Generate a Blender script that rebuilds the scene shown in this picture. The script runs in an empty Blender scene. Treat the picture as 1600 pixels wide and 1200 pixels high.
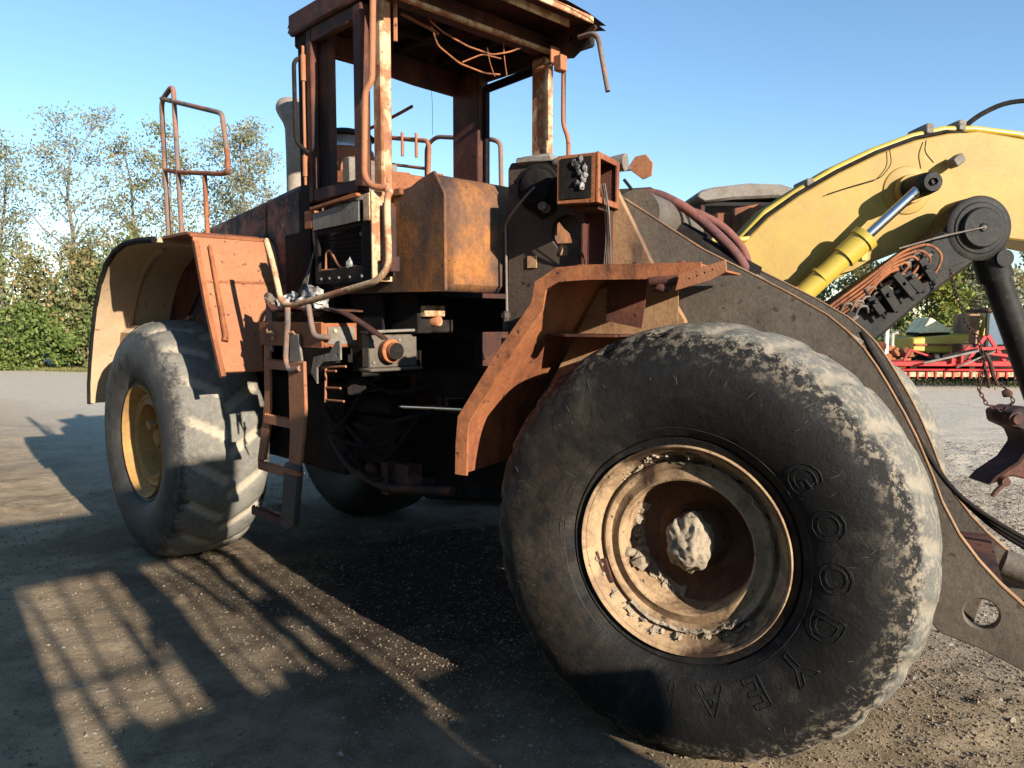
import bpy, bmesh, math, random
import numpy as np
from mathutils import Vector, Matrix, noise
from mathutils.geometry import tessellate_polygon
random.seed(7); rng = np.random.default_rng(7)
R = math.radians
S = bpy.context.scene
COL = S.collection
# ---------------------------------------------------------------- camera, sky, sun, exposure
cd = bpy.data.cameras.new('camera'); cam = bpy.data.objects.new('camera', cd); COL.objects.link(cam)
cd.sensor_width = 36; cd.lens = 36*1165.6/1600; cd.clip_start = .05; cd.clip_end = 3000
cam.location = (0, 0, 1.7562)
cam.rotation_euler = (Matrix.Rotation(R(90-4.943), 4, 'X') @ Matrix.Rotation(R(.126), 4, 'Z')).to_euler()
S.camera = cam
SUN_AZ, SUN_EL = 141.5, 18.5
sunv = Vector((math.sin(R(SUN_AZ))*math.cos(R(SUN_EL)), math.cos(R(SUN_AZ))*math.cos(R(SUN_EL)), math.sin(R(SUN_EL))))
W = bpy.data.worlds.new('World'); S.world = W; W.use_nodes = True
wn = W.node_tree.nodes; wl = W.node_tree.links
sky = wn.new('ShaderNodeTexSky'); sky.sky_type = 'NISHITA'; sky.sun_disc = False
sky.sun_elevation = R(SUN_EL); sky.sun_rotation = R(SUN_AZ); sky.air_density = 1.0; sky.dust_density = 0.0; sky.ozone_density = 3.0
hsv = wn.new('ShaderNodeHueSaturation'); hsv.inputs['Saturation'].default_value = 1.03; hsv.inputs['Hue'].default_value = .496; wl.new(sky.outputs[0], hsv.inputs['Color']); wl.new(hsv.outputs[0], wn['Background'].inputs[0]); wn['Background'].inputs[1].default_value = .11
sl = bpy.data.lights.new('sun', 'SUN'); sl.energy = 5.0; sl.angle = R(.53); sl.color = (1, .91, .79)
so = bpy.data.objects.new('sun', sl); COL.objects.link(so); so.rotation_euler = sunv.to_track_quat('Z', 'Y').to_euler()
S.view_settings.view_transform = 'Standard'; S.view_settings.look = 'None'; S.view_settings.gamma = 1
S.view_settings.exposure = 1.05; S.view_settings.use_curve_mapping = False

# ---------------------------------------------------------------- materials
def lerpc(a, b, t): return tuple(a[i]*(1-t)+b[i]*t for i in range(3))
def newmat(name):
    m = bpy.data.materials.new(name); m.use_nodes = True
    return m, m.node_tree.nodes, m.node_tree.links, m.node_tree.nodes['Principled BSDF']
def nz(n, l, vec, scale, detail=6, rough=.6, stretch=None, dist=0):
    t = n.new('ShaderNodeTexNoise'); t.inputs['Scale'].default_value = scale
    t.inputs['Detail'].default_value = detail; t.inputs['Roughness'].default_value = rough; t.inputs['Distortion'].default_value = dist
    if stretch:
        mp = n.new('ShaderNodeMapping'); mp.inputs['Scale'].default_value = stretch; l.new(vec, mp.inputs[0]); vec = mp.outputs[0]
    l.new(vec, t.inputs['Vector']); return t.outputs['Fac']
def ramp(n, l, fac, a, b, ca=(0, 0, 0), cb=(1, 1, 1)):
    r = n.new('ShaderNodeValToRGB'); r.color_ramp.elements[0].position = a; r.color_ramp.elements[1].position = b
    r.color_ramp.elements[0].color = (*ca, 1); r.color_ramp.elements[1].color = (*cb, 1); l.new(fac, r.inputs[0]); return r.outputs[0]
def mix(n, l, fac, a, b, mode='MIX'):
    m = n.new('ShaderNodeMix'); m.data_type = 'RGBA'; m.blend_type = mode
    for s, v in ((m.inputs[0], fac), (m.inputs[6], a), (m.inputs[7], b)):
        if isinstance(v, (int, float)): s.default_value = v
        elif isinstance(v, tuple): s.default_value = (*v, 1)
        else: l.new(v, s)
    return m.outputs[2]
def worn(name, base, patch, dark, scale=4, patch_t=(.45, .62), dark_t=(.5, .7), rough=.75, metal=0, bump=.35, streak=True, speck=.5, bscale=90, seed=0, spec=.3):
    """layered burnt/rusted paint: base colour, patches of a second one, soot blots, fine speckle"""
    m, n, l, p = newmat(name)
    tc = n.new('ShaderNodeTexCoord'); mp = n.new('ShaderNodeMapping'); mp.inputs['Location'].default_value = (seed*3.1, seed*1.7, seed*.9)
    l.new(tc.outputs['Object'], mp.inputs[0]); v = mp.outputs[0]
    c = mix(n, l, ramp(n, l, nz(n, l, v, scale, 9, .68, dist=.4), *patch_t), base, patch)
    c = mix(n, l, ramp(n, l, nz(n, l, v, scale*.7, 10, .66, (1, 1, .35) if streak else None), *dark_t), c, dark)
    f = nz(n, l, v, 45, 6, .75)
    c = mix(n, l, speck, c, ramp(n, l, f, .3, .72, (.42, .42, .42), (1.35, 1.3, 1.25)), 'MULTIPLY')
    c = mix(n, l, ramp(n, l, nz(n, l, v, 26, 3, .5), .66, .72), c, dark)
    l.new(c, p.inputs['Base Color'])
    l.new(ramp(n, l, f, .2, .8, (rough-.12,)*3, (min(1, rough+.15),)*3), p.inputs['Roughness'])
    p.inputs['Metallic'].default_value = metal; p.inputs['Specular IOR Level'].default_value = spec
    b = n.new('ShaderNodeBump'); b.inputs['Strength'].default_value = bump; b.inputs['Distance'].default_value = .006
    g = nz(n, l, v, bscale, 5, .7); g2 = nz(n, l, v, 9, 4, .6)
    ma = n.new('ShaderNodeMath'); ma.operation = 'MULTIPLY_ADD'; ma.inputs[1].default_value = 2.2; l.new(g2, ma.inputs[0]); l.new(g, ma.inputs[2])
    l.new(ma.outputs[0], b.inputs['Height']); l.new(b.outputs[0], p.inputs['Normal'])
    return m
RUST = (.33, .118, .045); RUSTD = (.20, .065, .03); SOOT = (.018, .016, .016); TAN = (.50, .30, .13)
M = {}
M['rust'] = worn('rust', RUST, RUSTD, (.06, .026, .018), 3.5, (.42, .66), (.50, .70))
M['rust_pink'] = worn('rust_pink', (.33, .125, .06), (.35, .16, .075), (.12, .04, .022), 2.4, (.4, .65), (.54, .76), seed=2, speck=.35)
M['rust_dark'] = worn('rust_dark', (.075, .028, .020), (.15, .055, .03), SOOT, 4, (.45, .65), (.48, .66), seed=1)
M['rust_pale'] = worn('rust_pale', (.58, .40, .23), (.36, .15, .07), (.14, .06, .035), 8, (.46, .56), (.56, .68), seed=3)
M['console'] = worn('console', (.42, .16, .035), (.15, .085, .05), (.06, .035, .028), 2.4, (.42, .58), (.44, .66), seed=5, speck=.7)
M['hood'] = worn('hood', (.24, .12, .075), (.035, .032, .038), (.34, .24, .16), 1.9, (.45, .54), (.52, .70), seed=4)
M['soot'] = worn('soot', (.014, .012, .011), (.034, .026, .021), (.007, .006, .006), 5, (.45, .65), (.5, .7), seed=6, rough=.85, spec=.12)
M['tower'] = worn('tower', (.055, .042, .033), (.085, .056, .037), (.014, .013, .013), 2.5, (.45, .65), (.55, .7), seed=7, rough=.6)
M['tan'] = worn('tan', (.34, .21, .11), (.26, .135, .065), (.07, .05, .04), 3, (.42, .62), (.56, .72), seed=8)
M['arm'] = worn('arm', (.10, .083, .066), (.14, .115, .09), (.06, .045, .035), 2.6, (.4, .65), (.55, .75), seed=9, rough=.55, speck=.55)
M['beige'] = worn('beige', (.47, .335, .20), (.40, .27, .155), (.22, .14, .08), 1.6, (.4, .65), (.62, .8), seed=10, speck=.25)
M['rim'] = worn('rim', (.40, .27, .15), (.25, .16, .09), (.05, .026, .016), 7, (.45, .56), (.50, .63), seed=11)
M['rimyellow'] = worn('rimyellow', (.43, .24, .075), (.33, .185, .075), (.2, .1, .05), 5, (.5, .62), (.6, .75), seed=12, streak=False)
M['rimdisc'] = worn('rimdisc', (.12, .065, .038), (.17, .10, .055), (.09, .05, .035), 9, (.42, .62), (.55, .7), seed=13, bump=.8)
M['mud'] = worn('mud', (.36, .30, .215), (.27, .22, .16), (.2, .16, .115), 9, (.4, .6), (.55, .7), seed=14, rough=.95, bump=.9, spec=.05)
M['yellow'] = worn('yellow', (.37, .24, .046), (.31, .195, .042), (.30, .20, .08), 2.3, (.38, .62), (.62, .76), seed=15, rough=.5, speck=.28, bump=.12, spec=.25)
M['ybright'] = worn('ybright', (.49, .35, .045), (.43, .30, .045), (.45, .30, .08), 2, (.4, .7), (.7, .85), seed=16, rough=.35, speck=.12, bump=.05, spec=.5)
M['blackp'] = worn('blackp', (.018, .017, .016), (.038, .033, .028), (.06, .047, .035), 3, (.45, .7), (.6, .75), seed=17, rough=.5, spec=.12)
M['copper'] = worn('copper', (.34, .125, .048), (.22, .078, .035), (.06, .03, .02), 9, (.45, .6), (.54, .68), seed=18)
M['hose'] = worn('hose', (.20, .075, .055), (.12, .055, .05), (.05, .03, .03), 6, (.4, .6), (.55, .7), seed=19)
M['grey'] = worn('grey', (.21, .185, .155), (.15, .12, .095), (.07, .06, .055), 4, (.45, .6), (.55, .7), seed=20)
M['stack'] = worn('stack', (.34, .29, .23), (.27, .22, .17), (.12, .09, .07), 3, (.45, .6), (.6, .75), seed=33)
M['steeltube'] = worn('steeltube', (.17, .135, .115), (.28, .13, .08), (.06, .045, .04), 7, (.45, .6), (.55, .7), seed=21)
M['ash'] = worn('ash', (.55, .53, .48), (.22, .21, .2), (.04, .038, .036), 12, (.42, .55), (.52, .6), seed=22, bump=1)
M['red'] = worn('red', (.42, .02, .018), (.30, .022, .016), (.10, .02, .015), 4, (.45, .7), (.58, .72), seed=23, rough=.5, speck=.35, bump=.05)
M['darkhole'] = worn('darkhole', (.02, .018, .018), (.03, .022, .02), (.012, .012, .012), 6, seed=24, rough=.9)
M['cover'] = worn('cover', (.72, .66, .40), (.62, .55, .32), (.4, .35, .2), 3, seed=41, speck=.15)
M['white'] = worn('white', (.62, .60, .50), (.5, .48, .4), (.3, .28, .22), 3, seed=25, speck=.15)
def plain(name, col, rough=.5, metal=0, trans=0):
    m, n, l, p = newmat(name)
    tc = n.new('ShaderNodeTexCoord'); f = nz(n, l, tc.outputs['Object'], 14, 5)
    l.new(mix(n, l, ramp(n, l, f, .3, .7), tuple(c*.82 for c in col), col), p.inputs['Base Color'])
    p.inputs['Roughness'].default_value = rough; p.inputs['Metallic'].default_value = metal; p.inputs['Transmission Weight'].default_value = trans
    return m
M['chrome'] = plain('chrome', (.66, .65, .62), .24, 1)
M['cloudy'] = plain('cloudy', (.55, .56, .66), .25, 0, .55)
M['glass'] = plain('glass', (.12, .16, .2), .08)
M['bark'] = worn('bark', (.16, .13, .10), (.24, .21, .17), (.07, .055, .045), 8, seed=26)

def tyre_mat(name, dust_r, dust_soft, seed, mudcol, side=(.020, .020, .021), tread=(.17, .165, .145), amount=.5, lop=0, grv=.35):
    """rubber; distance from the axle (object origin, axle along y) decides where road dust has settled"""
    m, n, l, p = newmat(name)
    tc = n.new('ShaderNodeTexCoord'); v0 = tc.outputs['Object']
    mp = n.new('ShaderNodeMapping'); mp.inputs['Location'].default_value = (seed, seed*2, 0); l.new(v0, mp.inputs[0]); v = mp.outputs[0]
    fl = n.new('ShaderNodeVectorMath'); fl.operation = 'MULTIPLY'; fl.inputs[1].default_value = (1, 0, 1); l.new(v0, fl.inputs[0])
    ln = n.new('ShaderNodeVectorMath'); ln.operation = 'LENGTH'; l.new(fl.outputs[0], ln.inputs[0])
    f1 = nz(n, l, v, 3.2, 10, .72, dist=.5); f2 = nz(n, l, v, 22, 8, .75); f3 = nz(n, l, v, 9, 9, .74); f4 = nz(n, l, v, 24, 8, .8)
    def mth(op, a, b):
        q = n.new('ShaderNodeMath'); q.operation = op
        for s, w in ((q.inputs[0], a), (q.inputs[1], b)):
            if isinstance(w, (int, float)): s.default_value = w
            else: l.new(w, s)
        return q.outputs[0]
    sx = n.new('ShaderNodeSeparateXYZ'); l.new(v0, sx.inputs[0])
    rr = mth('ADD', ln.outputs['Value'], mth('MULTIPLY', mth('SUBTRACT', f3, .5), .11))
    rr = mth('ADD', rr, mth('MULTIPLY', mth('SUBTRACT', f4, .5), .09))
    rr = mth('ADD', rr, mth('MULTIPLY', mth('SUBTRACT', f1, .5), .16))
    rr = mth('ADD', rr, mth('MULTIPLY', mth('ADD', sx.outputs['X'], -.25), lop))
    c = mix(n, l, ramp(n, l, f1, .40, .75), side, tuple(min(1, x*1.6+.004) for x in side))
    c = mix(n, l, ramp(n, l, f2, .52, .75), c, tuple(x*1.4+.006 for x in side))
    tr = mix(n, l, ramp(n, l, f1, .38, .6), tread, tuple(x*.72 for x in tread))
    ga = n.new('ShaderNodeAttribute'); ga.attribute_name = 'groove'
    tr = mix(n, l, mth('MULTIPLY', ramp(n, l, ga.outputs['Fac'], .25, .8), grv), tr, tuple(x*1.25 for x in mudcol))
    tr = mix(n, l, mth('MULTIPLY', ramp(n, l, f4, .5, .62), .35), tr, tuple(x*.6 for x in tread))
    c = mix(n, l, ramp(n, l, rr, dust_r, dust_r+dust_soft), c, tr)
    band = mth('MULTIPLY', ramp(n, l, rr, dust_r-.09, dust_r+.01), mth('MULTIPLY', ramp(n, l, f4, .50, .56), amount*2))
    c = mix(n, l, mth('MINIMUM', band, .95), c, mudcol)
    c = mix(n, l, mth('MULTIPLY', ramp(n, l, f1, .54, .68), .22), c, tuple(x*.42 for x in mudcol))
    low = n.new('ShaderNodeMapRange'); l.new(sx.outputs['X'], low.inputs[0]); low.inputs[1].default_value = -.1; low.inputs[2].default_value = -.85
    c = mix(n, l, mth('MULTIPLY', mth('MULTIPLY', low.outputs[0], ramp(n, l, f3, .40, .60)), amount*1.1), c, (.13, .085, .05))
    l.new(c, p.inputs['Base Color']); p.inputs['Specular IOR Level'].default_value = .15
    l.new(ramp(n, l, rr, dust_r-.05, dust_r+.05, (.58,)*3, (.9,)*3), p.inputs['Roughness'])
    b = n.new('ShaderNodeBump'); b.inputs['Strength'].default_value = .5; b.inputs['Distance'].default_value = .008
    vo = n.new('ShaderNodeTexVoronoi'); vo.feature = 'DISTANCE_TO_EDGE'; vo.inputs['Scale'].default_value = 9; l.new(v, vo.inputs['Vector'])
    h = mth('ADD', mth('MULTIPLY', f3, 2.), mth('MULTIPLY', f2, 1.2))
    h = mth('ADD', h, mth('MULTIPLY', ramp(n, l, vo.outputs['Distance'], 0, .02), mth('MULTIPLY', ramp(n, l, f1, .55, .6), .25)))
    l.new(h, b.inputs['Height']); l.new(b.outputs[0], p.inputs['Normal'])
    return m
M['tyre_front'] = tyre_mat('tyre_front', .825, .03, 1, (.32, .265, .19), side=(.010, .0095, .009), tread=(.15, .145, .125), amount=.30, lop=.035)
M['tyre_shaded'] = tyre_mat('tyre_shaded', .83, .04, 7, (.10, .08, .06), side=(.010, .010, .010), tread=(.015, .014, .013), amount=.1, grv=.1)  # far rear tyre: the machine's shade put into a blacker rubber colour
M['tyre_rear'] = tyre_mat('tyre_rear', .80, .03, 4, (.34, .29, .215), side=(.04, .039, .037), tread=(.19, .18, .155), amount=.15, grv=.8)

# ground: packed mud by the machine, pale gravel farther off
def ground_mat():
    m, n, l, p = newmat('ground')
    tc = n.new('ShaderNodeTexCoord'); v = tc.outputs['Object']
    a = nz(n, l, v, .55, 8, .6, dist=.5); b = nz(n, l, v, 3.2, 10, .7); c = nz(n, l, v, 30, 8, .75); d = nz(n, l, v, 9, 4, .6, (1, .35, 1))
    sep = n.new('ShaderNodeSeparateXYZ'); l.new(v, sep.inputs[0])
    mud = mix(n, l, ramp(n, l, b, .35, .65), (.25, .185, .115), (.42, .32, .205))
    mud = mix(n, l, ramp(n, l, a, .48, .62), mud, (.165, .12, .076))
    grav = mix(n, l, ramp(n, l, c, .35, .68), (.42, .355, .27), (.72, .635, .50))
    grav = mix(n, l, ramp(n, l, b, .4, .7), grav, (.48, .41, .315))
    dd = n.new('ShaderNodeMath'); dd.operation = 'MULTIPLY_ADD'; dd.inputs[1].default_value = 3; l.new(a, dd.inputs[0])
    ad = n.new('ShaderNodeMath'); ad.operation = 'MULTIPLY_ADD'; ad.inputs[1].default_value = .75; l.new(sep.outputs['X'], ad.inputs[0]); l.new(sep.outputs['Y'], ad.inputs[2])
    l.new(ad.outputs[0], dd.inputs[2])
    dv = n.new('ShaderNodeMath'); dv.operation = 'DIVIDE'; dv.inputs[1].default_value = 20; l.new(dd.outputs[0], dv.inputs[0])
    col = mix(n, l, ramp(n, l, dv.outputs[0], .27, .5), mud, grav)
    col = mix(n, l, ramp(n, l, c, .66, .72), col, (.36, .33, .28))
    oil_shade = n.new('ShaderNodeVectorMath'); oil_shade.operation = 'DISTANCE'; l.new(v, oil_shade.inputs[0]); oil_shade.inputs[1].default_value = (-.05, 5.1, 0)
    o2 = n.new('ShaderNodeMath'); o2.operation = 'MULTIPLY_ADD'; o2.inputs[1].default_value = 1.6; l.new(b, o2.inputs[0]); l.new(oil_shade.outputs['Value'], o2.inputs[2])
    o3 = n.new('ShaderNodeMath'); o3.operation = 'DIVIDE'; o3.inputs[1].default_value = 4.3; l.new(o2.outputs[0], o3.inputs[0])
    col = mix(n, l, ramp(n, l, o3.outputs[0], .42, .88), (.042, .032, .024), col)  # oily stain that also paints the machine's shade into the soil colour
    fine = nz(n, l, v, 130, 4, .8)
    col = mix(n, l, .75, col, ramp(n, l, fine, .32, .70, (.55,)*3, (1.38,)*3), 'MULTIPLY')
    sp = nz(n, l, v, 14, 7, .7)
    col = mix(n, l, ramp(n, l, sp, .60, .68), col, (.12, .092, .066))
    l.new(col, p.inputs['Base Color']); p.inputs['Roughness'].default_value = .95; p.inputs['Specular IOR Level'].default_value = .06
    bp = n.new('ShaderNodeBump'); bp.inputs['Strength'].default_value = .9; bp.inputs['Distance'].default_value = .016
    hf = nz(n, l, v, 75, 4, .65); mf = nz(n, l, v, 21, 8, .8)
    s1 = n.new('ShaderNodeMath'); s1.operation = 'MULTIPLY_ADD'; s1.inputs[1].default_value = .35; l.new(hf, s1.inputs[0]); l.new(mf, s1.inputs[2])
    s2 = n.new('ShaderNodeMath'); s2.operation = 'MULTIPLY_ADD'; s2.inputs[1].default_value = 1.6; l.new(b, s2.inputs[0]); l.new(s1.outputs[0], s2.inputs[2])
    l.new(s2.outputs[0], bp.inputs['Height']); l.new(bp.outputs[0], p.inputs['Normal'])
    return m
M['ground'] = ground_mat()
def leaf_mat(name, c1, c2, c3):
    m, n, l, p = newmat(name)
    tc = n.new('ShaderNodeTexCoord'); at = n.new('ShaderNodeAttribute'); at.attribute_name = 'tint'
    f = nz(n, l, tc.outputs['Object'], .9, 4)
    c = mix(n, l, ramp(n, l, f, .4, .62), c1, c2)
    c = mix(n, l, ramp(n, l, at.outputs['Fac'], .80, .97), c, c3)
    c = mix(n, l, .7, c, ramp(n, l, at.outputs['Fac'], 0, 1, (.55,)*3, (1.4,)*3), 'MULTIPLY')
    l.new(c, p.inputs['Base Color']); p.inputs['Roughness'].default_value = .6; p.inputs['Specular IOR Level'].default_value = .25
    tr = n.new('ShaderNodeBsdfTranslucent'); l.new(c, tr.inputs[0]); ms = n.new('ShaderNodeMixShader'); ms.inputs[0].default_value = .3
    l.new(p.outputs[0], ms.inputs[1]); l.new(tr.outputs[0], ms.inputs[2]); l.new(ms.outputs[0], n['Material Output'].inputs[0])
    return m
M['leaf_sparse'] = leaf_mat('leaf_sparse', (.19, .21, .125), (.24, .23, .14), (.31, .22, .11))
M['leaf_green'] = leaf_mat('leaf_green', (.15, .185, .07), (.18, .20, .07), (.26, .2, .07))
M['leaf_bush'] = leaf_mat('leaf_bush', (.10, .15, .032), (.145, .19, .045), (.20, .20, .06))
M['leaf_bronze'] = leaf_mat('leaf_bronze', (.17, .19, .075), (.23, .20, .08), (.34, .19, .08))
M['leaf_yellow'] = leaf_mat('leaf_yellow', (.20, .22, .04), (.15, .19, .035), (.30, .24, .05))
M['grassm'] = leaf_mat('grassm', (.15, .17, .04), (.22, .2, .07), (.3, .25, .12))

# ---------------------------------------------------------------- mesh helpers
def tag(o, label=None, cat=None, group=None, kind=None):
    if label: o['label'] = label
    if cat: o['category'] = cat
    if group: o['group'] = group
    if kind: o['kind'] = kind
    return o
class MB:
    def __init__(s): s.v = []; s.f = []
    def add(s, vs, fs):
        b = len(s.v); s.v += [tuple(v) for v in vs]; s.f += [tuple(i+b for i in f) for f in fs]; return s
    def box(s, x0, x1, y0, y1, z0, z1, mtx=None):
        vs = [Vector((x, y, z)) for x in (x0, x1) for y in (y0, y1) for z in (z0, z1)]
        if mtx: vs = [mtx @ v for v in vs]
        return s.add(vs, [(0, 1, 3, 2), (4, 6, 7, 5), (0, 4, 5, 1), (2, 3, 7, 6), (0, 2, 6, 4), (1, 5, 7, 3)])
    def beam(s, p0, p1, w, h, up=(0, 0, 1)):
        p0 = Vector(p0); p1 = Vector(p1); d = p1-p0; L = d.length; d.normalize(); up = Vector(up)
        sd = d.cross(up); sd = sd.normalized() if sd.length > 1e-4 else Vector((0, 1, 0)); u = sd.cross(d)
        m = Matrix((( d.x, sd.x, u.x, p0.x), (d.y, sd.y, u.y, p0.y), (d.z, sd.z, u.z, p0.z), (0, 0, 0, 1)))
        return s.box(0, L, -w/2, w/2, -h/2, h/2, m)
    def plate(s, outer, y0, y1, holes=(), ax='y', skew=None):
        """flat plate: outline in (x,z), thickness along y (or ax='x': outline (y,z); 'z': outline (x,y))"""
        loops = [list(outer)]+[list(h) for h in holes]
        def P(a, b, t):
            if ax == 'y': return Vector((a, t, b))
            if ax == 'x': return Vector((t, a, b))
            return Vector((a, b, t))
        flat = [p for lp in loops for p in lp]; N = len(flat)
        tri = tessellate_polygon([[Vector((p[0], p[1], 0)) for p in lp] for lp in loops])
        vs = [P(*p, y0) for p in flat]+[P(*p, y1) for p in flat]
        fs = [t for t in tri]+[(t[2]+N, t[1]+N, t[0]+N) for t in tri]
        b = 0
        for lp in loops:
            k = len(lp)
            for i in range(k):
                j = (i+1) % k; fs.append((b+i, b+j, b+j+N, b+i+N))
            b += k
        return s.add(vs, fs)
    def strip(s, prof, th):
        """bent sheet; prof = [(x,z,y0,y1)]"""
        n = len(prof); top = []
        for i, (x, z, a, b) in enumerate(prof):
            p = prof[max(0, i-1)]; q = prof[min(n-1, i+1)]; d = Vector((q[0]-p[0], 0, q[1]-p[1])).normalized(); nn = Vector((-d.z, 0, d.x))*th
            top.append([(x, a, z), (x, b, z), (x+nn.x, b, z+nn.z), (x+nn.x, a, z+nn.z)])
        vs = [v for q in top for v in q]; fs = []
        for i in range(n-1):
            a = 4*i; b = a+4
            for k in range(4): fs.append((a+k, a+(k+1) % 4, b+(k+1) % 4, b+k))
        fs += [(3, 2, 1, 0), tuple(4*(n-1)+k for k in range(4))]
        return s.add(vs, fs)
    def tube(s, pts, r, n=10, rnd=0, cap=True):
        pts = [Vector(p) for p in pts]
        if rnd:
            q = [pts[0]]
            for i in range(1, len(pts)-1):
                a, b, c = pts[i-1], pts[i], pts[i+1]; u = (a-b); w = (c-b); e = min(rnd, u.length*.45, w.length*.45); u.normalize(); w.normalize()
                for t in (0, .25, .5, .75, 1):
                    A = b+u*e; C = b+w*e; q.append(A*(1-t)**2+b*2*t*(1-t)+C*t*t)
            q.append(pts[-1]); pts = q
        rs = r if isinstance(r, (list, tuple)) else [r]*len(pts)
        if len(rs) != len(pts): rs = list(np.interp(np.linspace(0, 1, len(pts)), np.linspace(0, 1, len(rs)), rs))
        vs = []; prev = None
        for i, p in enumerate(pts):
            d = (pts[min(i+1, len(pts)-1)]-pts[max(i-1, 0)]).normalized()
            if prev is None: x = d.orthogonal().normalized()
            else: x = (prev-d*prev.dot(d)).normalized()
            prev = x; y = d.cross(x)
            vs += [p+(x*math.cos(2*math.pi*k/n)+y*math.sin(2*math.pi*k/n))*rs[i] for k in range(n)]
        fs = [(i*n+k, i*n+(k+1) % n, (i+1)*n+(k+1) % n, (i+1)*n+k) for i in range(len(pts)-1) for k in range(n)]
        if cap: fs += [tuple(range(n))[::-1], tuple((len(pts)-1)*n+k for k in range(n))]
        return s.add(vs, fs)
    def lathe(s, prof, c, axis='y', n=48):
        vs = []; c = Vector(c)
        for r, t in prof:
            for k in range(n):
                a = 2*math.pi*k/n; u, w = r*math.cos(a), r*math.sin(a)
                vs.append(c+(Vector((u, t, w)) if axis == 'y' else Vector((t, u, w)) if axis == 'x' else Vector((u, w, t))))
        fs = [(i*n+k, i*n+(k+1) % n, (i+1)*n+(k+1) % n, (i+1)*n+k) for i in range(len(prof)-1) for k in range(n)]
        return s.add(vs, fs)
    def lump(s, c, sz, amp=.35, sub=2, seed=0):
        bm = bmesh.new(); bmesh.ops.create_icosphere(bm, subdivisions=sub, radius=1)
        vs = []
        for v in bm.verts:
            k = 1+amp*noise.noise(v.co*1.6+Vector((seed*7.3, 1, 2)))+amp*.6*noise.noise(v.co*4.3+Vector((seed, 5, 2)))
            vs.append((c[0]+v.co.x*sz[0]*k, c[1]+v.co.y*sz[1]*k, c[2]+v.co.z*sz[2]*k))
        fs = [tuple(v.index for v in f.verts) for f in bm.faces]; bm.free(); return s.add(vs, fs)
    def jitter(s, a, fr=6):
        s.v = [tuple(Vector(v)+noise.noise_vector(Vector(v)*fr)*a) for v in s.v]; return s
    def build(s, name, mat, parent=None, bevel=0, smooth=True, origin=None, label=None):
        me = bpy.data.meshes.new(name); vs = s.v
        if origin: vs = [(v[0]-origin[0], v[1]-origin[1], v[2]-origin[2]) for v in vs]
        me.from_pydata(vs, [], s.f); me.materials.append(M[mat] if isinstance(mat, str) else mat)
        bm = bmesh.new(); bm.from_mesh(me); bmesh.ops.recalc_face_normals(bm, faces=bm.faces)
        if bevel: bmesh.ops.bevel(bm, geom=[e for e in bm.edges if len(e.link_faces) == 2 and e.calc_face_angle(0) > .5], offset=bevel, segments=1, affect='EDGES', clamp_overlap=True)
        bm.to_mesh(me); bm.free()
        if smooth:
            me.shade_smooth(); me.set_sharp_from_angle(angle=R(38))
        o = bpy.data.objects.new(name, me); COL.objects.link(o)
        if origin: o.location = origin
        if parent: o.parent = parent
        if label: o['label'] = label
        return o
def empty(name, loc, rz=0):
    o = bpy.data.objects.new(name, None); COL.objects.link(o); o.location = loc; o.rotation_euler = (0, 0, rz); return o
def circle(cx, cz, r, n=20, ph=0): return [(cx+r*math.cos(2*math.pi*k/n+ph), cz+r*math.sin(2*math.pi*k/n+ph)) for k in range(n)]
def relink(o, parent):                # child keeps its coordinates; used for frame parts rotated with their frame
    o.parent = parent; return o

# ---------------------------------------------------------------- ground
def gh(x, y):
    v = Vector((x, y, 0))
    h = .022*noise.noise(v*.7)+.012*noise.noise(v*3.1)+.009*noise.noise(v*8)+.010*abs(noise.noise(v*17))*(.3+abs(noise.noise(v*1.3)))
    e = max(0, noise.noise(v*1.7+Vector((4, 4, 0)))-.12)*.12*(.25+abs(noise.noise(v*11)))     # clods
    return h+e-.012
def axis_pts(lo, a, b, hi, step):
    mid = np.arange(a, b, step); g = [b]; d = step
    while g[-1] < hi: d *= 1.22; g.append(g[-1]+d)
    h = [a-step]; d = step
    while h[-1] > lo: d *= 1.22; h.append(h[-1]-d)
    return np.array(h[::-1]+list(mid)+g)
xs = axis_pts(-900, -6, 6.5, 900, .042); ys = axis_pts(-300, 1.6, 12, 1500, .042)
gv = []
for y in ys:
    for x in xs:
        near = -9 < x < 10 and -1 < y < 16
        gv.append((x, y, gh(x, y) if near else 0))
nx = len(xs)
gf = [(j*nx+i, j*nx+i+1, (j+1)*nx+i+1, (j+1)*nx+i) for j in range(len(ys)-1) for i in range(nx-1)]
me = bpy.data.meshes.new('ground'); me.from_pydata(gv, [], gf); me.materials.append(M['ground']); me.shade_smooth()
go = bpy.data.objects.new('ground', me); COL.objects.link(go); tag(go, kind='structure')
# loose stones
def stones(name, pts, sizes, mat):
    bm = bmesh.new(); bmesh.ops.create_icosphere(bm, subdivisions=1, radius=1)
    bv = np.array([v.co[:] for v in bm.verts]); bf = np.array([[v.index for v in f.verts] for f in bm.faces]); bm.free()
    N = len(pts); k = len(bv)
    ang = rng.uniform(0, 6.28, N); sc = rng.uniform(.6, 1.25, (N, 3))*sizes[:, None]; sc[:, 2] *= .62
    V = bv[None]*rng.uniform(.78, 1.2, (N, k, 1))*sc[:, None]
    c, s_ = np.cos(ang)[:, None], np.sin(ang)[:, None]
    X = V[..., 0]*c-V[..., 1]*s_; Y = V[..., 0]*s_+V[..., 1]*c
    V = np.stack([X, Y, V[..., 2]], -1)+pts[:, None]
    F = (bf[None]+(np.arange(N)*k)[:, None, None]).reshape(-1, 3)
    me = bpy.data.meshes.new(name); me.from_pydata(V.reshape(-1, 3).tolist(), [], F.tolist()); me.materials.append(mat)
    o = bpy.data.objects.new(name, me); COL.objects.link(o); return o
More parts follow.
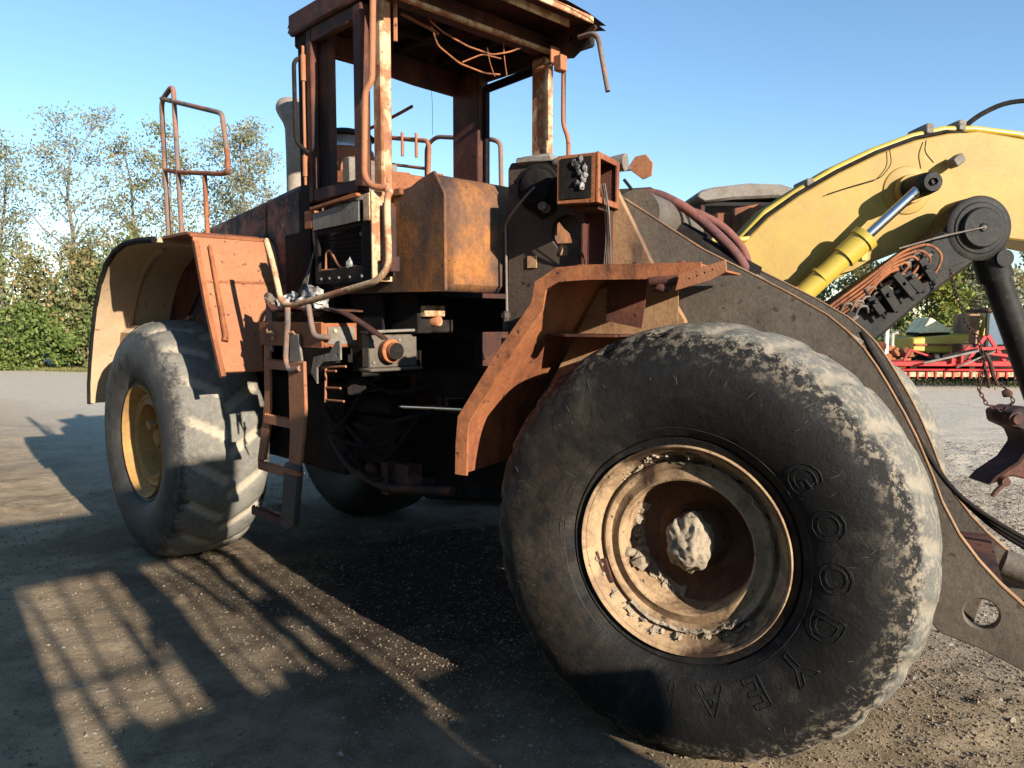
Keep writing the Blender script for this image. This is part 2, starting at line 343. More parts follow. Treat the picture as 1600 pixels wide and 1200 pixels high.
def stone_pts(N, fx, fy, dens):
    P = []; 
    while len(P) < N:
        x = fx(); y = fy()
        if random.random() < dens(x, y): P.append((x, y, gh(x, y)-.001))
    return np.array(P)
M['crumb'] = worn('crumb', (.23, .185, .135), (.17, .135, .10), (.32, .28, .22), 30, (.4, .6), (.56, .66), seed=32, rough=.95, bump=.1, streak=False, spec=.05)
M['stone'] = worn('stone', (.26, .225, .175), (.17, .145, .115), (.36, .33, .28), 14, (.4, .6), (.55, .62), seed=31, rough=.95, bump=.2, streak=False, spec=.1)
dn = lambda x, y: (.25 if (x+.45)**2+(y-5.2)**2 < 4 else 1)*min(1, max(.05, .12+.85*(x*.9+y*.25-2.3)+.35*noise.noise(Vector((x, y, 3))*.9)))
P = stone_pts(26000, lambda: random.uniform(-4.5, 8.5), lambda: 1.8+9*random.random()**1.3, dn)
tag(stones('gravel', P, rng.uniform(.004, .016, len(P))*np.where(rng.random(len(P)) < .06, 1.8, 1), M['stone']), 'loose pale gravel scattered over the packed earth', 'gravel', kind='stuff')

def grit(name, N, mat):
    x = rng.uniform(-4.2, 5.5, N*3); y = 1.9+6.5*rng.random(N*3)**1.4
    keep = (np.abs(x) < .75*y+.3) & (rng.random(N*3) < np.clip(.45+.35*(x*.6-.2)+.15*np.sin(x*2.1+y*1.3)*np.sin(y*2.7-x), .2, 1)); x, y = x[keep][:N], y[keep][:N]; N = len(x)
    z = np.array([gh(a, b) for a, b in zip(x, y)]); s_ = rng.gamma(3, .00105, N)+.0012
    bv = np.array([(1, 0, 0), (-1, 0, 0), (0, 1, 0), (0, -1, 0), (0, 0, .8), (0, 0, -.6)]); bf = np.array([(0, 2, 4), (2, 1, 4), (1, 3, 4), (3, 0, 4), (2, 0, 5), (1, 2, 5), (3, 1, 5), (0, 3, 5)])
    a = rng.uniform(0, 6.28, N); V = bv[None]*rng.uniform(.6, 1.4, (N, 6, 1))*s_[:, None, None]
    c, q = np.cos(a)[:, None], np.sin(a)[:, None]
    V = np.stack([V[..., 0]*c-V[..., 1]*q, V[..., 0]*q+V[..., 1]*c, V[..., 2]], -1)+np.stack([x, y, z+s_*.2], 1)[:, None]
    F = (bf[None]+(np.arange(N)*6)[:, None, None]).reshape(-1, 3)
    me = bpy.data.meshes.new(name); me.from_pydata(V.reshape(-1, 3).tolist(), [], F.tolist()); me.materials.append(mat)
    o = bpy.data.objects.new(name, me); COL.objects.link(o); return o
tag(grit('grit', 90000, M['crumb']), 'fine grit and crumbs of dry mud lying on the packed yard', 'grit', kind='stuff')

# ================================================================ WHEEL LOADER
PV = (-.5274, 4.7921, 0); AR = R(90-135.70); AF = R(90-119.27)
L = empty('wheel_loader', PV); tag(L, 'burnt-out rusty wheel loader with a glassless cab, standing on four huge tyres', 'wheel loader')
L.rotation_euler = (0, 0, 0)
def rb(mb, name, mat, **k):
    o = mb.build(name, mat, L, **k); _rot(o, AR); return o
def fb(mb, name, mat, **k):
    o = mb.build(name, mat, L, **k); _rot(o, AF); return o
def _rot(o, a):
    o.rotation_euler = (0, 0, a); p = o.location.copy(); o.location = Matrix.Rotation(a, 3, 'Z') @ p
def sub(mb, name, mat, parent, **k):      # sub-part in the same frame coordinates as its part (part origin may be off zero)
    org = k.pop('porigin', None)
    if org: mb.v = [(v[0]-org[0], v[1]-org[1], v[2]-org[2]) for v in mb.v]
    return mb.build(name, mat, parent, **k)

# ---- wheels
TR = .888; CZ = TR-.03; HALF = .35; TC = .83
def tyre_mesh(seed, lug, wav, nl=24):
    prof = [(.395, -.27), (.43, -.292), (.445, -.297), (.450, -.288), (.455, -.300), (.50, -.325), (.56, -.343), (.62, -.350), (.68, -.348), (.73, -.338), (.775, -.318), (.79, -.311), (.80, -.303), (.83, -.272), (.852, -.238), (.868, -.20), (.878, -.16), (.884, -.11), (.887, -.05)]
    prof = prof+[(.888, 0)]+[(r, -t) for r, t in prof[::-1]]
    n = 300; vs = []; gr = []
    for r, t in prof:
        for k in range(n):
            a = 2*math.pi*k/n; rr = r; tt = t; gg = 0
            w = min(1, max(0, (r-.79)/.06))
            if w > 0:
                ph = a*nl+(1 if t < 0 else -1)*0+t*9*(1 if t < 0 else -1)*wav
                s1 = math.sin(ph+(0 if t < 0 else 1.6)); g = max(0, s1-.35)/.65; g = g*g*(3-2*g)
                edge = min(1, abs(t)/.2)
                rr -= w*lug*g*(.35+.65*edge); gg = w*g
                rr += w*.006*noise.noise(Vector((math.cos(a)*5+seed, t*8, math.sin(a)*5)))
            rr += .003*noise.noise(Vector((math.cos(a)*4, t*3+seed, math.sin(a)*4)))
            tt += (1 if t > 0 else -1)*.003*noise.noise(Vector((math.cos(a)*6+seed, r*12, math.sin(a)*6)))
            z = rr*math.sin(a); x = rr*math.cos(a)
            if z < -.60: # bulge over the contact patch
                tt *= 1+.05*min(1, (-.60-z)/.25)
            if z < -CZ: z = -CZ+(z+CZ)*.05
            vs.append((x, tt, z)); gr.append(gg)
    fs = [(i*n+k, i*n+(k+1) % n, (i+1)*n+(k+1) % n, (i+1)*n+k) for i in range(len(prof)-1) for k in range(n)]
    return vs, fs, gr
def wheel(frame, x, side, seed, tmat, rimmat, discmat, lug, wav, detail, fa):
    """side -1 = the side facing the photographer"""
    e = empty('wheel', (0, 0, 0)); e.parent = L
    e.location = Matrix.Rotation(fa, 3, 'Z') @ Vector((x, side*TC, CZ)); e.rotation_euler = (0, 0, fa)
    vs, fs, gr = tyre_mesh(seed, lug, wav, 24 if lug < .02 else 18)
    b = MB(); b.v, b.f = vs, fs; ty = b.build('tyre', tmat, e)
    ga = ty.data.attributes.new('groove', 'FLOAT', 'POINT'); ga.data.foreach_set('value', np.array(gr, dtype=np.float32))
    q = side
    def pr(lst): return [(r, q*t) for r, t in lst]
    MB().lathe(pr([(.38, .0), (.395, .20), (.398, .275), (.405, .300), (.413, .306), (.417, .300), (.417, .285), (.408, .275)]), (0, 0, 0), n=96).build('rim_flange', rimmat, e)
    MB().lathe(pr([(.400, .290), (.392, .283), (.385, .262), (.362, .235), (.352, .215), (.345, .215)]), (0, 0, 0), n=96).build('rim_gutter', rimmat, e)
    MB().lathe(pr([(.346, .212), (.343, .232), (.335, .238), (.322, .236), (.312, .226), (.290, .232), (.276, .240), (.268, .236), (.264, .218), (.262, .14), (.256, .10)]), (0, 0, 0), n=96).build('lock_ring', rimmat, e)
    d = MB().lathe(pr([(.257, .105), (.240, .075), (.21, .045), (.17, .02), (.14, .02), (.125, .05), (.11, .08), (.09, .10), (.045, .11), (.004, .112)]), (0, 0, 0), n=64)
    d.jitter(.010 if detail else .003, 14).build('rim_disc', discmat, e)
    MB().lathe([(.262, -q*.28), (.4, -q*.28)], (0, 0, 0), n=48).build('inner_disc', 'rust_dark', e)
    return e
wf = wheel('f', 1.988, -1, 1, 'tyre_front', 'rim', 'rimdisc', .016, 1, True, AF)
wf2 = wheel('f', 2.025, 1, 2, 'tyre_front', 'rim', 'rimdisc', .016, 1, False, AF)
wr = wheel('r', -1.988, -1, 3, 'tyre_rear', 'rimyellow', 'rimyellow', .034, 1.5, False, AR)
wr2 = wheel('r', -1.988, 1, 4, 'tyre_shaded', 'rimyellow', 'rimdisc', .014, 1.2, False, AR)
# mud caked hub, mud on the rim, valve bracket
h = MB().lump((0, -.165, .0), (.088, .085, .112), .20, 5, 3).jitter(.010, 13).jitter(.006, 40); h.build('mud_cake', 'mud', wf)
mm = MB()
def mud_arc(k, a0, a1, r0, r1, y0, h, sd):
    n_ = int((a1-a0)/1.1); m_ = 8; vs = []
    for i in range(n_+1):
        a = R(a0+(a1-a0)*i/n_); env = math.sin(math.pi*i/n_)**.4
        for j in range(m_+1):
            u = j/m_; nn = noise.noise(Vector((math.cos(a)*11+sd, math.sin(a)*11, u*2.5)))+.7*noise.noise(Vector((math.cos(a)*34+sd, math.sin(a)*34, u*6)))
            wob = .010*noise.noise(Vector((math.cos(a)*9, math.sin(a)*9, sd)))
            r_ = r0+(r1-r0)*u+wob; hh = h*env*max(0, math.sin(math.pi*u)**.6*(.55+nn*1.1))
            vs.append((r_*math.cos(a), y0-hh+ (u-.5)*-.04, r_*math.sin(a)))
    k.add(vs, [(i*(m_+1)+j, i*(m_+1)+j+1, (i+1)*(m_+1)+j+1, (i+1)*(m_+1)+j) for i in range(n_) for j in range(m_)])
mud_arc(mm, 186, 292, .345, .392, -.222, .045, 1); mud_arc(mm, 292, 318, .35, .385, -.225, .03, 5)
mud_arc(mm, 62, 150, .348, .392, -.224, .040, 2); mud_arc(mm, 30, 100, .310, .342, -.228, .014, 3); mud_arc(mm, 230, 330, .312, .342, -.228, .014, 4)
mud_arc(mm, 150, 262, .225, .262, -.085, .03, 6)
mm.build('dried_mud', 'mud', wf)
vb = MB().beam((-.235, -.17, -.085), (-.185, -.15, -.125), .07, .055).beam((-.225, -.20, -.115), (-.18, -.2, -.09), .03, .03).lump((-.25, -.19, -.07), (.035, .03, .02), .5, 2, 4)
vb.build('valve_bracket', 'mud', wf, bevel=.004)
MB().beam((-.345, -.235, -.10), (-.31, -.235, -.20), .02, .03).beam((-.37, -.25, -.07), (-.335, -.24, -.18), .016, .012).build('lock_key', 'rust_dark', wf, bevel=.003)
MB().lump((.0, -.16, .10), (.055, .05, .045), .4, 2, 8).lump((.03, -.17, .03), (.06, .04, .10), .4, 2, 9).build('hub_lump', 'rimyellow', wr)
MB().beam((-.02, -.23, .13), (.06, -.23, .10), .05, .05).beam((.03, -.2, .06), (.22, -.1, .06), .05, .06).build('valve_bracket', 'rimyellow', wr, bevel=.006)
# lettering on the sidewall: raised outlines
def letters(wheel_e, text, start, step, r, size, mat, flip=1):
    for i, ch in enumerate(text):
        a = start-step*i
        cu = bpy.data.curves.new('letter', 'FONT'); cu.body = ch; cu.size = size; cu.align_x = 'CENTER'; cu.align_y = 'CENTER'
        cu.fill_mode = 'NONE'; cu.bevel_depth = .0010; cu.bevel_resolution = 0; cu.resolution_u = 3; cu.offset = .003
        t = bpy.data.objects.new('tmp', cu); COL.objects.link(t); bpy.context.view_layer.update()
        me = bpy.data.meshes.new_from_object(t.evaluated_get(bpy.context.evaluated_depsgraph_get())); bpy.data.objects.remove(t)
        bl = bmesh.new(); bl.from_mesh(me)
        for _ in range(3):
            le = [e_ for e_ in bl.edges if e_.calc_length() > .018]
            if le: bmesh.ops.subdivide_edges(bl, edges=le, cuts=1)
        bl.to_mesh(me); bl.free()
        # letter plane: x right, y up -> wheel plane seen from -y : x right, z up
        rot = Matrix.Rotation(a-math.pi/2, 3, 'Z')
        for v in me.vertices:
            p = rot @ Vector((v.co.x*.95, v.co.y, 0)); p = p+Vector((math.cos(a)*r, math.sin(a)*r, 0))
            rad = math.hypot(p.x, p.y)
            off = np.interp(rad, [.455, .5, .56, .62, .68, .73, .775, .8], [.300, .325, .343, .350, .348, .338, .318, .303])
            v.co = (p.x, -(off+.0026)-v.co.z, p.y)
        me.materials.clear(); me.materials.append(M[mat])
        o = bpy.data.objects.new('letter', me); COL.objects.link(o); o.parent = wheel_e
M['tread_chip'] = plain('tread_chip', (.07, .062, .052), .8)
M['rubber'] = plain('rubber', (.014, .013, .012), .6)
letters(wf, 'GOODYEAR', R(38), R(18.8), .56, .155, 'rubber')
letters(wr, 'GOODYEAR', R(215), R(17), .60, .12, 'rubber')

def side_off(rad): return float(np.interp(rad, [.455, .5, .56, .62, .68, .73, .775, .8, .83], [.300, .325, .343, .350, .348, .338, .318, .303, .272]))
random.seed(31); k = MB()
for i in range(70):
    a = random.uniform(0, 6.283); rad = random.uniform(.66, .78) if i % 4 else random.uniform(.5, .7); ln = random.uniform(.012, .05); da = random.uniform(-.6, .6)
    pts = []
    for t in np.linspace(-.5, .5, 4):
        r_ = rad+ln*t*math.cos(da); a_ = a+ln*t*math.sin(da)/rad+random.uniform(-.002, .002); pts.append((r_*math.cos(a_), -side_off(r_)-.0004, r_*math.sin(a_)))
    k.tube(pts, [.0003, .0016, .0014, .0003], 4)
tag(k.build('sidewall_cuts', 'tread_chip', wf), kind='stuff')
def arc_line(r_, a0, a1, w=.0013):
    return [(r_*math.cos(R(a)), -side_off(r_)-.0002, r_*math.sin(R(a))) for a in np.linspace(a0, a1, max(4, int(abs(a1-a0)/3)))]
lp = arc_line(.505, 150, 195)+arc_line(.55, 195, 150); lp.append(lp[0])
MB().tube(lp, .0013, 5).build('moulded_panel', 'rubber', wf)
MB().tube(arc_line(.487, 0, 360), .0016, 5).build('moulded_ring', 'rubber', wf)
# ---- rear frame and belly
b = MB().box(-3.3, -.35, -.42, .42, .75, 1.35).box(-.55, .12, -.36, .36, .85, 1.15).box(-.5, .1, -.3, .3, 1.45, 1.62); rb(b, 'rear_chassis', 'soot', bevel=.01)
rb(MB().box(-2.15, -1.83, -.5, .5, .70, 1.02).tube([(-1.99, -.9, CZ), (-1.99, .9, CZ)], .12), 'rear_axle', 'rust_dark')
rb(MB().tube([(-.05, 0, .8), (-.05, 0, 1.7)], .10).lathe([(.16, .98), (.16, 1.06)], (-.05, 0, 0), 'z', 24), 'pivot_pin', 'rust_dark')
rb(MB().tube([(-.9, -.33, 1.17), (.1, -.33, 1.23)], .055), 'steering_cylinder', 'soot')
rb(MB().tube([(.1, -.33, 1.23), (.74, -.35, 1.27)], .016), 'cylinder_rod', 'chrome')
rb(MB().box(-.7, .45, -.5, .6, 1.68, 1.885).box(-.75, -.15, -.6, .6, 1.4, 2.3), 'cab_floor', 'soot', bevel=.01)
k = MB()
for i, (x, z, s_) in enumerate([(-.35, .86, .07), (-.15, .80, .06), (.02, .76, .05), (.12, .80, .075), (.3, .80, .07), (-.5, .95, .09)]): k.lump((x, -.36, z), (s_, s_*.6, s_), .35, 2, i)
k.tube([(-.55, -.4, .98), (-.3, -.42, .80), (.1, -.42, .74), (.7, -.4, .82)], .025, rnd=.1).box(.05, .12, -.42, -.3, .70, .90).box(.17, .3, -.40, -.3, .74, .9)
rb(k, 'brake_pipework', 'rust_dark')
k = MB(); random.seed(11)
for i in range(9):
    x0 = random.uniform(-.6, .1); z0 = random.uniform(1.0, 1.6)
    k.tube([(x0, -.45, z0), (x0+.25, -.5, z0+random.uniform(-.15, .1)), (x0+.5, -.45, z0+random.uniform(-.3, .3)), (x0+.75, -.3, z0+random.uniform(-.1, .2))], .014, 7, rnd=.12)
rb(k, 'burnt_hoses', 'soot')
rb(MB().box(.32, .56, -.52, -.42, 1.68, 1.90).box(.0, .32, -.58, -.56, 1.45, 1.9), 'floor_bracket', 'soot', bevel=.006)  # sooty black here also paints in the shade under the cab
rb(MB().box(.48, .60, -.50, -.36, 1.77, 1.83).tube([(.50, -.42, 1.745), (.60, -.40, 1.745)], .03), 'rubber_mount', 'rust_pale', bevel=.005)
# ---- valve unit box with orange cap
u = rb(MB().box(.43, .50, -.79, -.48, 1.50, 1.675).box(.41, .53, -.80, -.46, 1.482, 1.50), 'valve_box', 'arm', bevel=.006)
rb(MB().beam((.50, -.82, 1.690), (.50, -.42, 1.700), .07, .014), 'valve_box_lid', 'grey', bevel=.003)
c = MB().lathe([(.001, 0), (.055, 0), (.058, .01), (.058, .025), (.045, .03), (.062, .034), (.062, .05), (.045, .055), (.045, .085), (.001, .086)], (.501, -.68, 1.59), 'x', 28)
sub(c, 'filler_cap', 'copper', u); sub(MB().lathe([(.044, .0), (.044, .004), (.001, .005)], (.588, -.68, 1.59), 'x', 24), 'cap_disc', 'soot', u)
k = MB()
for y in (-.765, -.60):
    for z in (1.53, 1.645): k.lathe([(.009, 0), (.009, .008), (.001, .008)], (.50, y, z), 'x', 8)
sub(k, 'bolt', 'grey', u)

# ---- hood and exhaust
hp = [(-.47, 1.9), (-.47, 2.63), (-.75, 2.61), (-1.5, 2.53), (-2.1, 2.47), (-2.9, 2.36), (-3.25, 2.2), (-3.4, 1.9), (-3.4, 1.3), (-2.9, 1.3)]
hd = rb(MB().plate(hp, -.55, .55), 'engine_hood', 'hood', bevel=.035)
sub(MB().plate([(-.62, 2.0), (-.62, 2.58), (-1.05, 2.545), (-1.05, 2.0)], -.562, -.5505), 'hood_panel', 'hood', hd, bevel=.004)
sub(MB().plate([(-1.09, 2.0), (-1.09, 2.54), (-1.75, 2.475), (-1.75, 2.0)], -.562, -.5505), 'hood_panel', 'hood', hd, bevel=.004)
rb(MB().box(-3.5, -2.6, -.95, .95, .9, 1.7), 'counterweight', 'beige', bevel=.06)
e = MB().tube([(-1.25, -.22, 2.5), (-1.25, -.22, 2.95), (-1.25, -.22, 3.12), (-1.27, -.22, 3.2), (-1.33, -.22, 3.27), (-1.42, -.22, 3.31)], [.082, .082, .085, .095, .10, .075], 20)
rb(e, 'exhaust_stack', 'stack')
# junk on top of the engine seen through the cab
random.seed(5); k = MB()
for i in range(16):
    k.box(-.05, .05, -.05, .05, -.05, .05, Matrix.Translation((random.uniform(-.2, -1.), random.uniform(-.35, .55), random.uniform(2.55, 2.72))) @ Matrix.Rotation(random.uniform(0, 3), 4, 'Z') @ Matrix.Diagonal((random.uniform(.6, 2), random.uniform(.6, 1.5), random.uniform(.5, 1.4), 1)))
rb(k, 'engine_scrap', 'rust', bevel=.004)
a = MB().lathe([(.21, 2.70), (.215, 2.92), (.205, 2.99), (.195, 3.0)], (-1.12, .1, 0), 'z', 32); ac = rb(a, 'air_cleaner', 'rust_pink')
sub(MB().lathe([(.192, 3.0), (.192, 3.075)], (-1.12, .1, 0), 'z', 32), 'clear_bowl', 'cloudy', ac)
sub(MB().lathe([(.001, 3.155), (.10, 3.145), (.19, 3.115), (.225, 3.085), (.215, 3.075), (.15, 3.075)], (-1.12, .1, 0), 'z', 32), 'cap', 'soot', ac)
rb(MB().tube([(-.95, -.1, 2.78), (-.7, -.08, 2.80), (-.68, -.08, 2.98), (-.75, 0, 3.05), (-.45, .1, 3.14), (-.3, .1, 3.16)], .011, 8, rnd=.05), 'bent_pipe', 'rust')

# ---- rear fenders
for sd in (-1, 1):
    def Y(a, b): return (min(sd*a, sd*b), max(sd*a, sd*b))
    o, i_ = 1.15, .56
    prof = [(-.66, 1.434, 1.08, .81), (-.76, 1.64, 1.085, .77), (-.86, 1.86, 1.09, .67), (-.96, 2.14, 1.09, .50), (-1.005, 2.27, 1.09, .40)]
    pp = [(x, z, *Y(a, b_)) for x, z, a, b_ in prof]
    fen = rb(MB().strip(pp, .02), 'rear_fender', 'rust_pink', label=None)
    # top deck and the arch behind it
    deck = [(-1.01, 2.29), (-1.08, 2.31), (-1.5, 2.31)]
    rb(MB().strip([(x, z, *Y(1.10, .50)) for x, z in deck], .02), 'fender_deck', 'rust', bevel=.003)
    arch = [(-1.505, 2.295), (-1.8, 2.31), (-2.1, 2.31), (-2.35, 2.265), (-2.55, 2.18), (-2.72, 2.05), (-2.86, 1.87), (-2.97, 1.66), (-3.07, 1.42), (-3.14, 1.22), (-3.16, 1.05)]
    sh = rb(MB().strip([(x, z, *Y(1.15-.0*(k_), .55)) for k_, (x, z) in enumerate(arch)], .025), 'fender_arch', 'beige')
    # rolled edge of the arch and its ribs
    sub(MB().tube([(x, sd*1.15, z-.01) for x, z in arch], .022, 8), 'arch_rim', 'soot', sh)
    sub(MB().strip([(x+.02, z-.025, *Y(.9, .87)) for x, z in arch[2:]], .02), 'arch_rib', 'beige', sh)
    sub(MB().plate([(x, z) for x, z in arch]+[(-2.85, 1.2), (-2.6, 1.7), (-2.2, 2.0), (-1.5, 2.1)], sd*.57, sd*.55), 'arch_wall', 'rust_dark', sh)
    if sd < 0:
        sub(MB().strip([(x+.022, z-.022+.0, -1.09, -1.06) for x, z, *_ in prof], .03), 'fender_lip', 'rust', fen)
        sub(MB().tube([(-.965, -1.00, 2.22), (-.83, -1.0, 1.84), (-.745, -1.01, 1.66), (-.73, -1.02, 1.62)], [.012, .016, .018, .02], 8), 'fender_rib', 'rust', fen)
        sub(MB().strip([(-.898, 1.985, -1.06, -.60), (-.903, 2.0, -1.06, -.60)], .006), 'seam', 'rust', fen)
        sub(MB().strip([(-.90, 2.05, -.60, -.46), (-.96, 2.24, -.62, -.47), (-1.03, 2.30, -.62, -.48)], .008), 'mud_strap', 'tan', fen)
# ---- left handrail on the fender deck
def rail(pts, r=.016, mat='steeltube', name='handrail', rnd=.05): return rb(MB().tube(pts, r, 10, rnd=rnd), name, mat)
rail([(-1.85, -.93, 2.31), (-1.895, -.93, 3.31), (-1.665, -.93, 3.375), (-1.60, -.93, 2.31)], .017, rnd=.07)
rail([(-1.89, -.93, 3.325), (-.96, -.93, 3.055), (-.885, -.93, 3.03), (-.83, -.93, 2.80)], .016, rnd=.07)
rail([(-.83, -.93, 2.81), (-.815, -.93, 2.665), (-.91, -.93, 2.665), (-1.60, -.93, 2.77), (-1.885, -.93, 2.825)], .016, 'copper', rnd=.07)
rail([(-1.18, -.93, 2.69), (-1.16, -.93, 2.31)], .016, 'copper')
# ---- far rails
rail([(-1.9, 1.0, 3.38), (-1.30, 1.0, 3.25), (-1.27, 1.0, 3.20), (-1.31, 1.0, 2.6)], .02, 'rust_pink', rnd=.06)
rail([(-1.9, 1.0, 3.15), (-1.3, 1.0, 3.02)], .014, 'rust_pink')
rail([(-1.38, 1.05, 2.4), (-1.33, 1.02, 3.22), (-1.2, 1.02, 3.27), (-.5, 1.0, 3.13), (-.40, 1.0, 3.09), (-.385, 1.0, 2.5)], .018, 'steeltube', rnd=.06)
for x, z in ((-1.62, 3.31), (-1.42, 3.27)): rail([(x, .98, z+.06), (x, .98, z-.14)], .014, 'rust_pink')

# ---- cab
cab = empty('cab', (0, 0, 0)); cab.parent = L; cab.rotation_euler = (0, 0, AR)
def cb(mb, name, mat, **k): return mb.build(name, mat, cab, **k)
cb(MB().box(-.42, -.30, -.66, -.58, 1.95, 3.46), 'pillar', 'soot', bevel=.008, label='sooty rear pillar')
cb(MB().box(.36, .445, -.655, -.585, 2.40, 3.42), 'pillar', 'rust_pale', bevel=.012, label='pale scorched front pillar beside the door')
cb(MB().box(-.44, -.16, .56, .66, 2.40, 3.46), 'pillar', 'rust_dark', bevel=.01)
cb(MB().box(.33, .45, .58, .67, 2.40, 3.42), 'pillar', 'rust_pale', bevel=.012)
cb(MB().box(-.155, -.125, .60, .64, 2.45, 3.36).beam((-.14, .62, 3.345), (.35, .62, 3.365), .03, .05).box(-.155, .34, .6, .64, 2.45, 2.5), 'far_window_frame', 'soot', bevel=.004)
# door frame
df = MB().box(-.295, -.235, -.675, -.625, 2.45, 3.44).box(.245, .325, -.70, -.64, 2.47, 3.42).box(-.235, .245, -.675, -.625, 3.36, 3.44).box(-.235, .245, -.675, -.60, 2.45, 2.52)
cb(df, 'door_frame', 'rust_dark', bevel=.008)
cb(MB().box(-.30, -.15, -.62, -.56, 2.45, 3.43), 'door_post', 'rust_dark', bevel=.006)
cb(MB().tube([(-.30, -.69, 2.55), (-.30, -.69, 3.35)], .009).tube([(-.3, -.69, 3.15), (-.3, -.69, 3.3)], .016).tube([(-.3, -.69, 2.6), (-.3, -.69, 2.72)], .016), 'hinge', 'rust_pink')
# roof: pressed shell with down-turned edges, underside beams
rf = MB()
rows = 9; ry = np.linspace(-.70, .66, rows)
def ztop(x, y): return 3.60-.055*(abs(y)/.68)**4-.03*max(0, (x-.5)/.3)**2
ux = [-.46, -.42, -.2, .1, .4, .6, .72, .82, .88]
gridv = []
for x in ux:
    for y in ry:
        z = ztop(x, y)+.006*noise.noise(Vector((x*4, y*4, 0)))
        if x < -.43: z -= .05
        gridv.append((x, y, z))
fs = [(i*rows+j, i*rows+j+1, (i+1)*rows+j+1, (i+1)*rows+j) for i in range(len(ux)-1) for j in range(rows-1)]
rf.add(gridv, fs); rf.add([(a, b_, c-.03) for a, b_, c in gridv], fs)
roof = cb(rf, 'roof', 'rust_dark')
sub(MB().box(-.455, .42, -.70, -.66, 3.44, 3.565).box(-.46, -.425, -.66, .64, 3.38, 3.54).box(-.455, .80, .62, .66, 3.40, 3.545), 'roof_side', 'rust_dark', roof, bevel=.012)
sub(MB().strip([(.42, 3.45, -.70, -.68), (.88, 3.45, -.70, -.68)], .1), 'roof_side', 'rust_dark', roof)
sub(MB().box(.50, .53, -.66, .60, 3.405, 3.43), 'front_header', 'rust_pale', roof, bevel=.004)
sub(MB().box(.35, .5, -.66, .6, 3.44, 3.52), 'header_box', 'rust_dark', roof, bevel=.008)
sub(MB().box(.76, .775, -.68, .45, 3.47, 3.515).box(.86, .875, -.7, .55, 3.49, 3.53), 'visor_strip', 'rust_pale', roof, bevel=.004)
sub(MB().box(-.3, .43, -.05, .0, 3.46, 3.53).box(-.3, .43, .3, .34, 3.46, 3.53).box(.0, .05, -.6, .6, 3.455, 3.53).box(-.28, .3, -.5, -.2, 3.49, 3.53), 'roof_beam', 'soot', roof, bevel=.01)
sub(MB().plate([(-.66, 3.455), (-.56, 3.40), (-.2, 3.365), (.2, 3.34), (.6, 3.335), (.66, 3.34), (.66, 3.50), (-.66, 3.50)], -.42, -.39, ax='x'), 'rear_header', 'rust_dark', roof)
# torn front corner
cr = MB().plate([(.50, 3.40), (.60, 3.36), (.70, 3.34), (.78, 3.38), (.88, 3.47), (.84, 3.54), (.66, 3.55), (.5, 3.5)], .56, .575, holes=[circle(.68, 3.46, .02, 10), circle(.79, 3.44, .014, 10)])
sub(cr, 'torn_corner', 'rust_dark', roof)
sub(MB().box(.60, .66, .50, .56, 3.27, 3.36).box(.585, .60, .48, .58, 3.32, 3.42).tube([(.46, .48, 3.30), (.62, .52, 3.33)], .014), 'lamp_bracket', 'rust_pink', roof, bevel=.004)
sub(MB().tube([(.62, .57, 3.34), (.62, .57, 2.96), (.665, .57, 2.87), (.67, .57, 2.5)], .014, 10, rnd=.06), 'mirror_stay', 'rust_pink', roof)
sub(MB().tube([(.76, .55, 3.44), (.90, .55, 3.435), (.985, .55, 3.08)], .015, 10, rnd=.07), 'mirror_arm', 'steeltube', roof)
def wire(pts, r=.004, mat='copper', name='loose_wire'): return sub(MB().tube(pts, r, 6, rnd=.03), name, mat, roof)
wire([(.40, -.30, 3.46), (.42, -.32, 3.40), (.42, -.22, 3.36), (.44, -.05, 3.32), (.46, .12, 3.31), (.50, .22, 3.34), (.52, .30, 3.38)], .005)
wire([(.42, -.30, 3.37), (.42, -.26, 3.28), (.42, -.1, 3.22), (.44, .08, 3.20), (.44, .2, 3.22)], .005)
wire([(.42, -.08, 3.23), (.45, .05, 3.30), (.47, .18, 3.30)], .004)
wire([(.46, .08, 3.34), (.46, .10, 3.26), (.46, .14, 3.19)], .003); wire([(.47, .20, 3.40), (.47, .21, 3.30), (.47, .23, 3.21)], .003)
wire([(.3, -.42, 3.44), (.36, -.24, 3.38), (.38, -.22, 3.36)], .009, 'rust_pink', 'wiper_arm')
wire([(.44, -.56, 3.44), (.44, -.56, 3.22)], .012, 'rust_pink', 'wiper_arm')
wire([(-.35, .30, 3.37), (-.35, .31, 3.22), (-.35, .31, 3.02)], .0015, 'soot')
# grab rails on the door side
cb(MB().tube([(.445, -.70, 3.42), (.455, -.72, 2.98), (.42, -.74, 2.93), (.40, -.74, 2.50), (.47, -.74, 2.44), (.54, -.70, 2.43)], .017, 10, rnd=.05), 'grab_rail', 'rust_pink')
cb(MB().tube([(-.32, -.66, 3.30), (-.335, -.73, 3.27), (-.335, -.73, 2.80), (-.27, -.68, 2.73)], .013, 10, rnd=.05), 'grab_rail', 'soot')
# console body
con = MB().plate([(-.12, 2.42), (.40, 2.42), (.55, 2.425), (.64, 2.435), (.71, 2.46), (.83, 2.49), (.915, 2.37), (.915, 1.896), (-.12, 1.90)], -.62, -.60)
con2 = MB().plate([(.70, 2.455), (.83, 2.49), (.915, 2.37), (.915, 1.896), (.70, 1.90)], -.598, .62)
cs = cb(con2, 'console_front', 'console', bevel=.035); cb(con, 'console_side', 'console', bevel=.004)
cb(MB().box(.38, .72, -.60, .60, 2.30, 2.36).box(-.3, .4, -.6, .6, 2.25, 2.31), 'cab_deck', 'rust_dark')
cb(MB().box(.40, .58, -.645, -.60, 2.40, 2.435), 'sill', 'rust', bevel=.006)
k = MB(); random.seed(3)
for i in range(26): k.lump((random.uniform(.40, .64), random.uniform(-.58, -.1), 2.37+random.uniform(0, .05)), (.035, .04, .02), .6, 1, i)
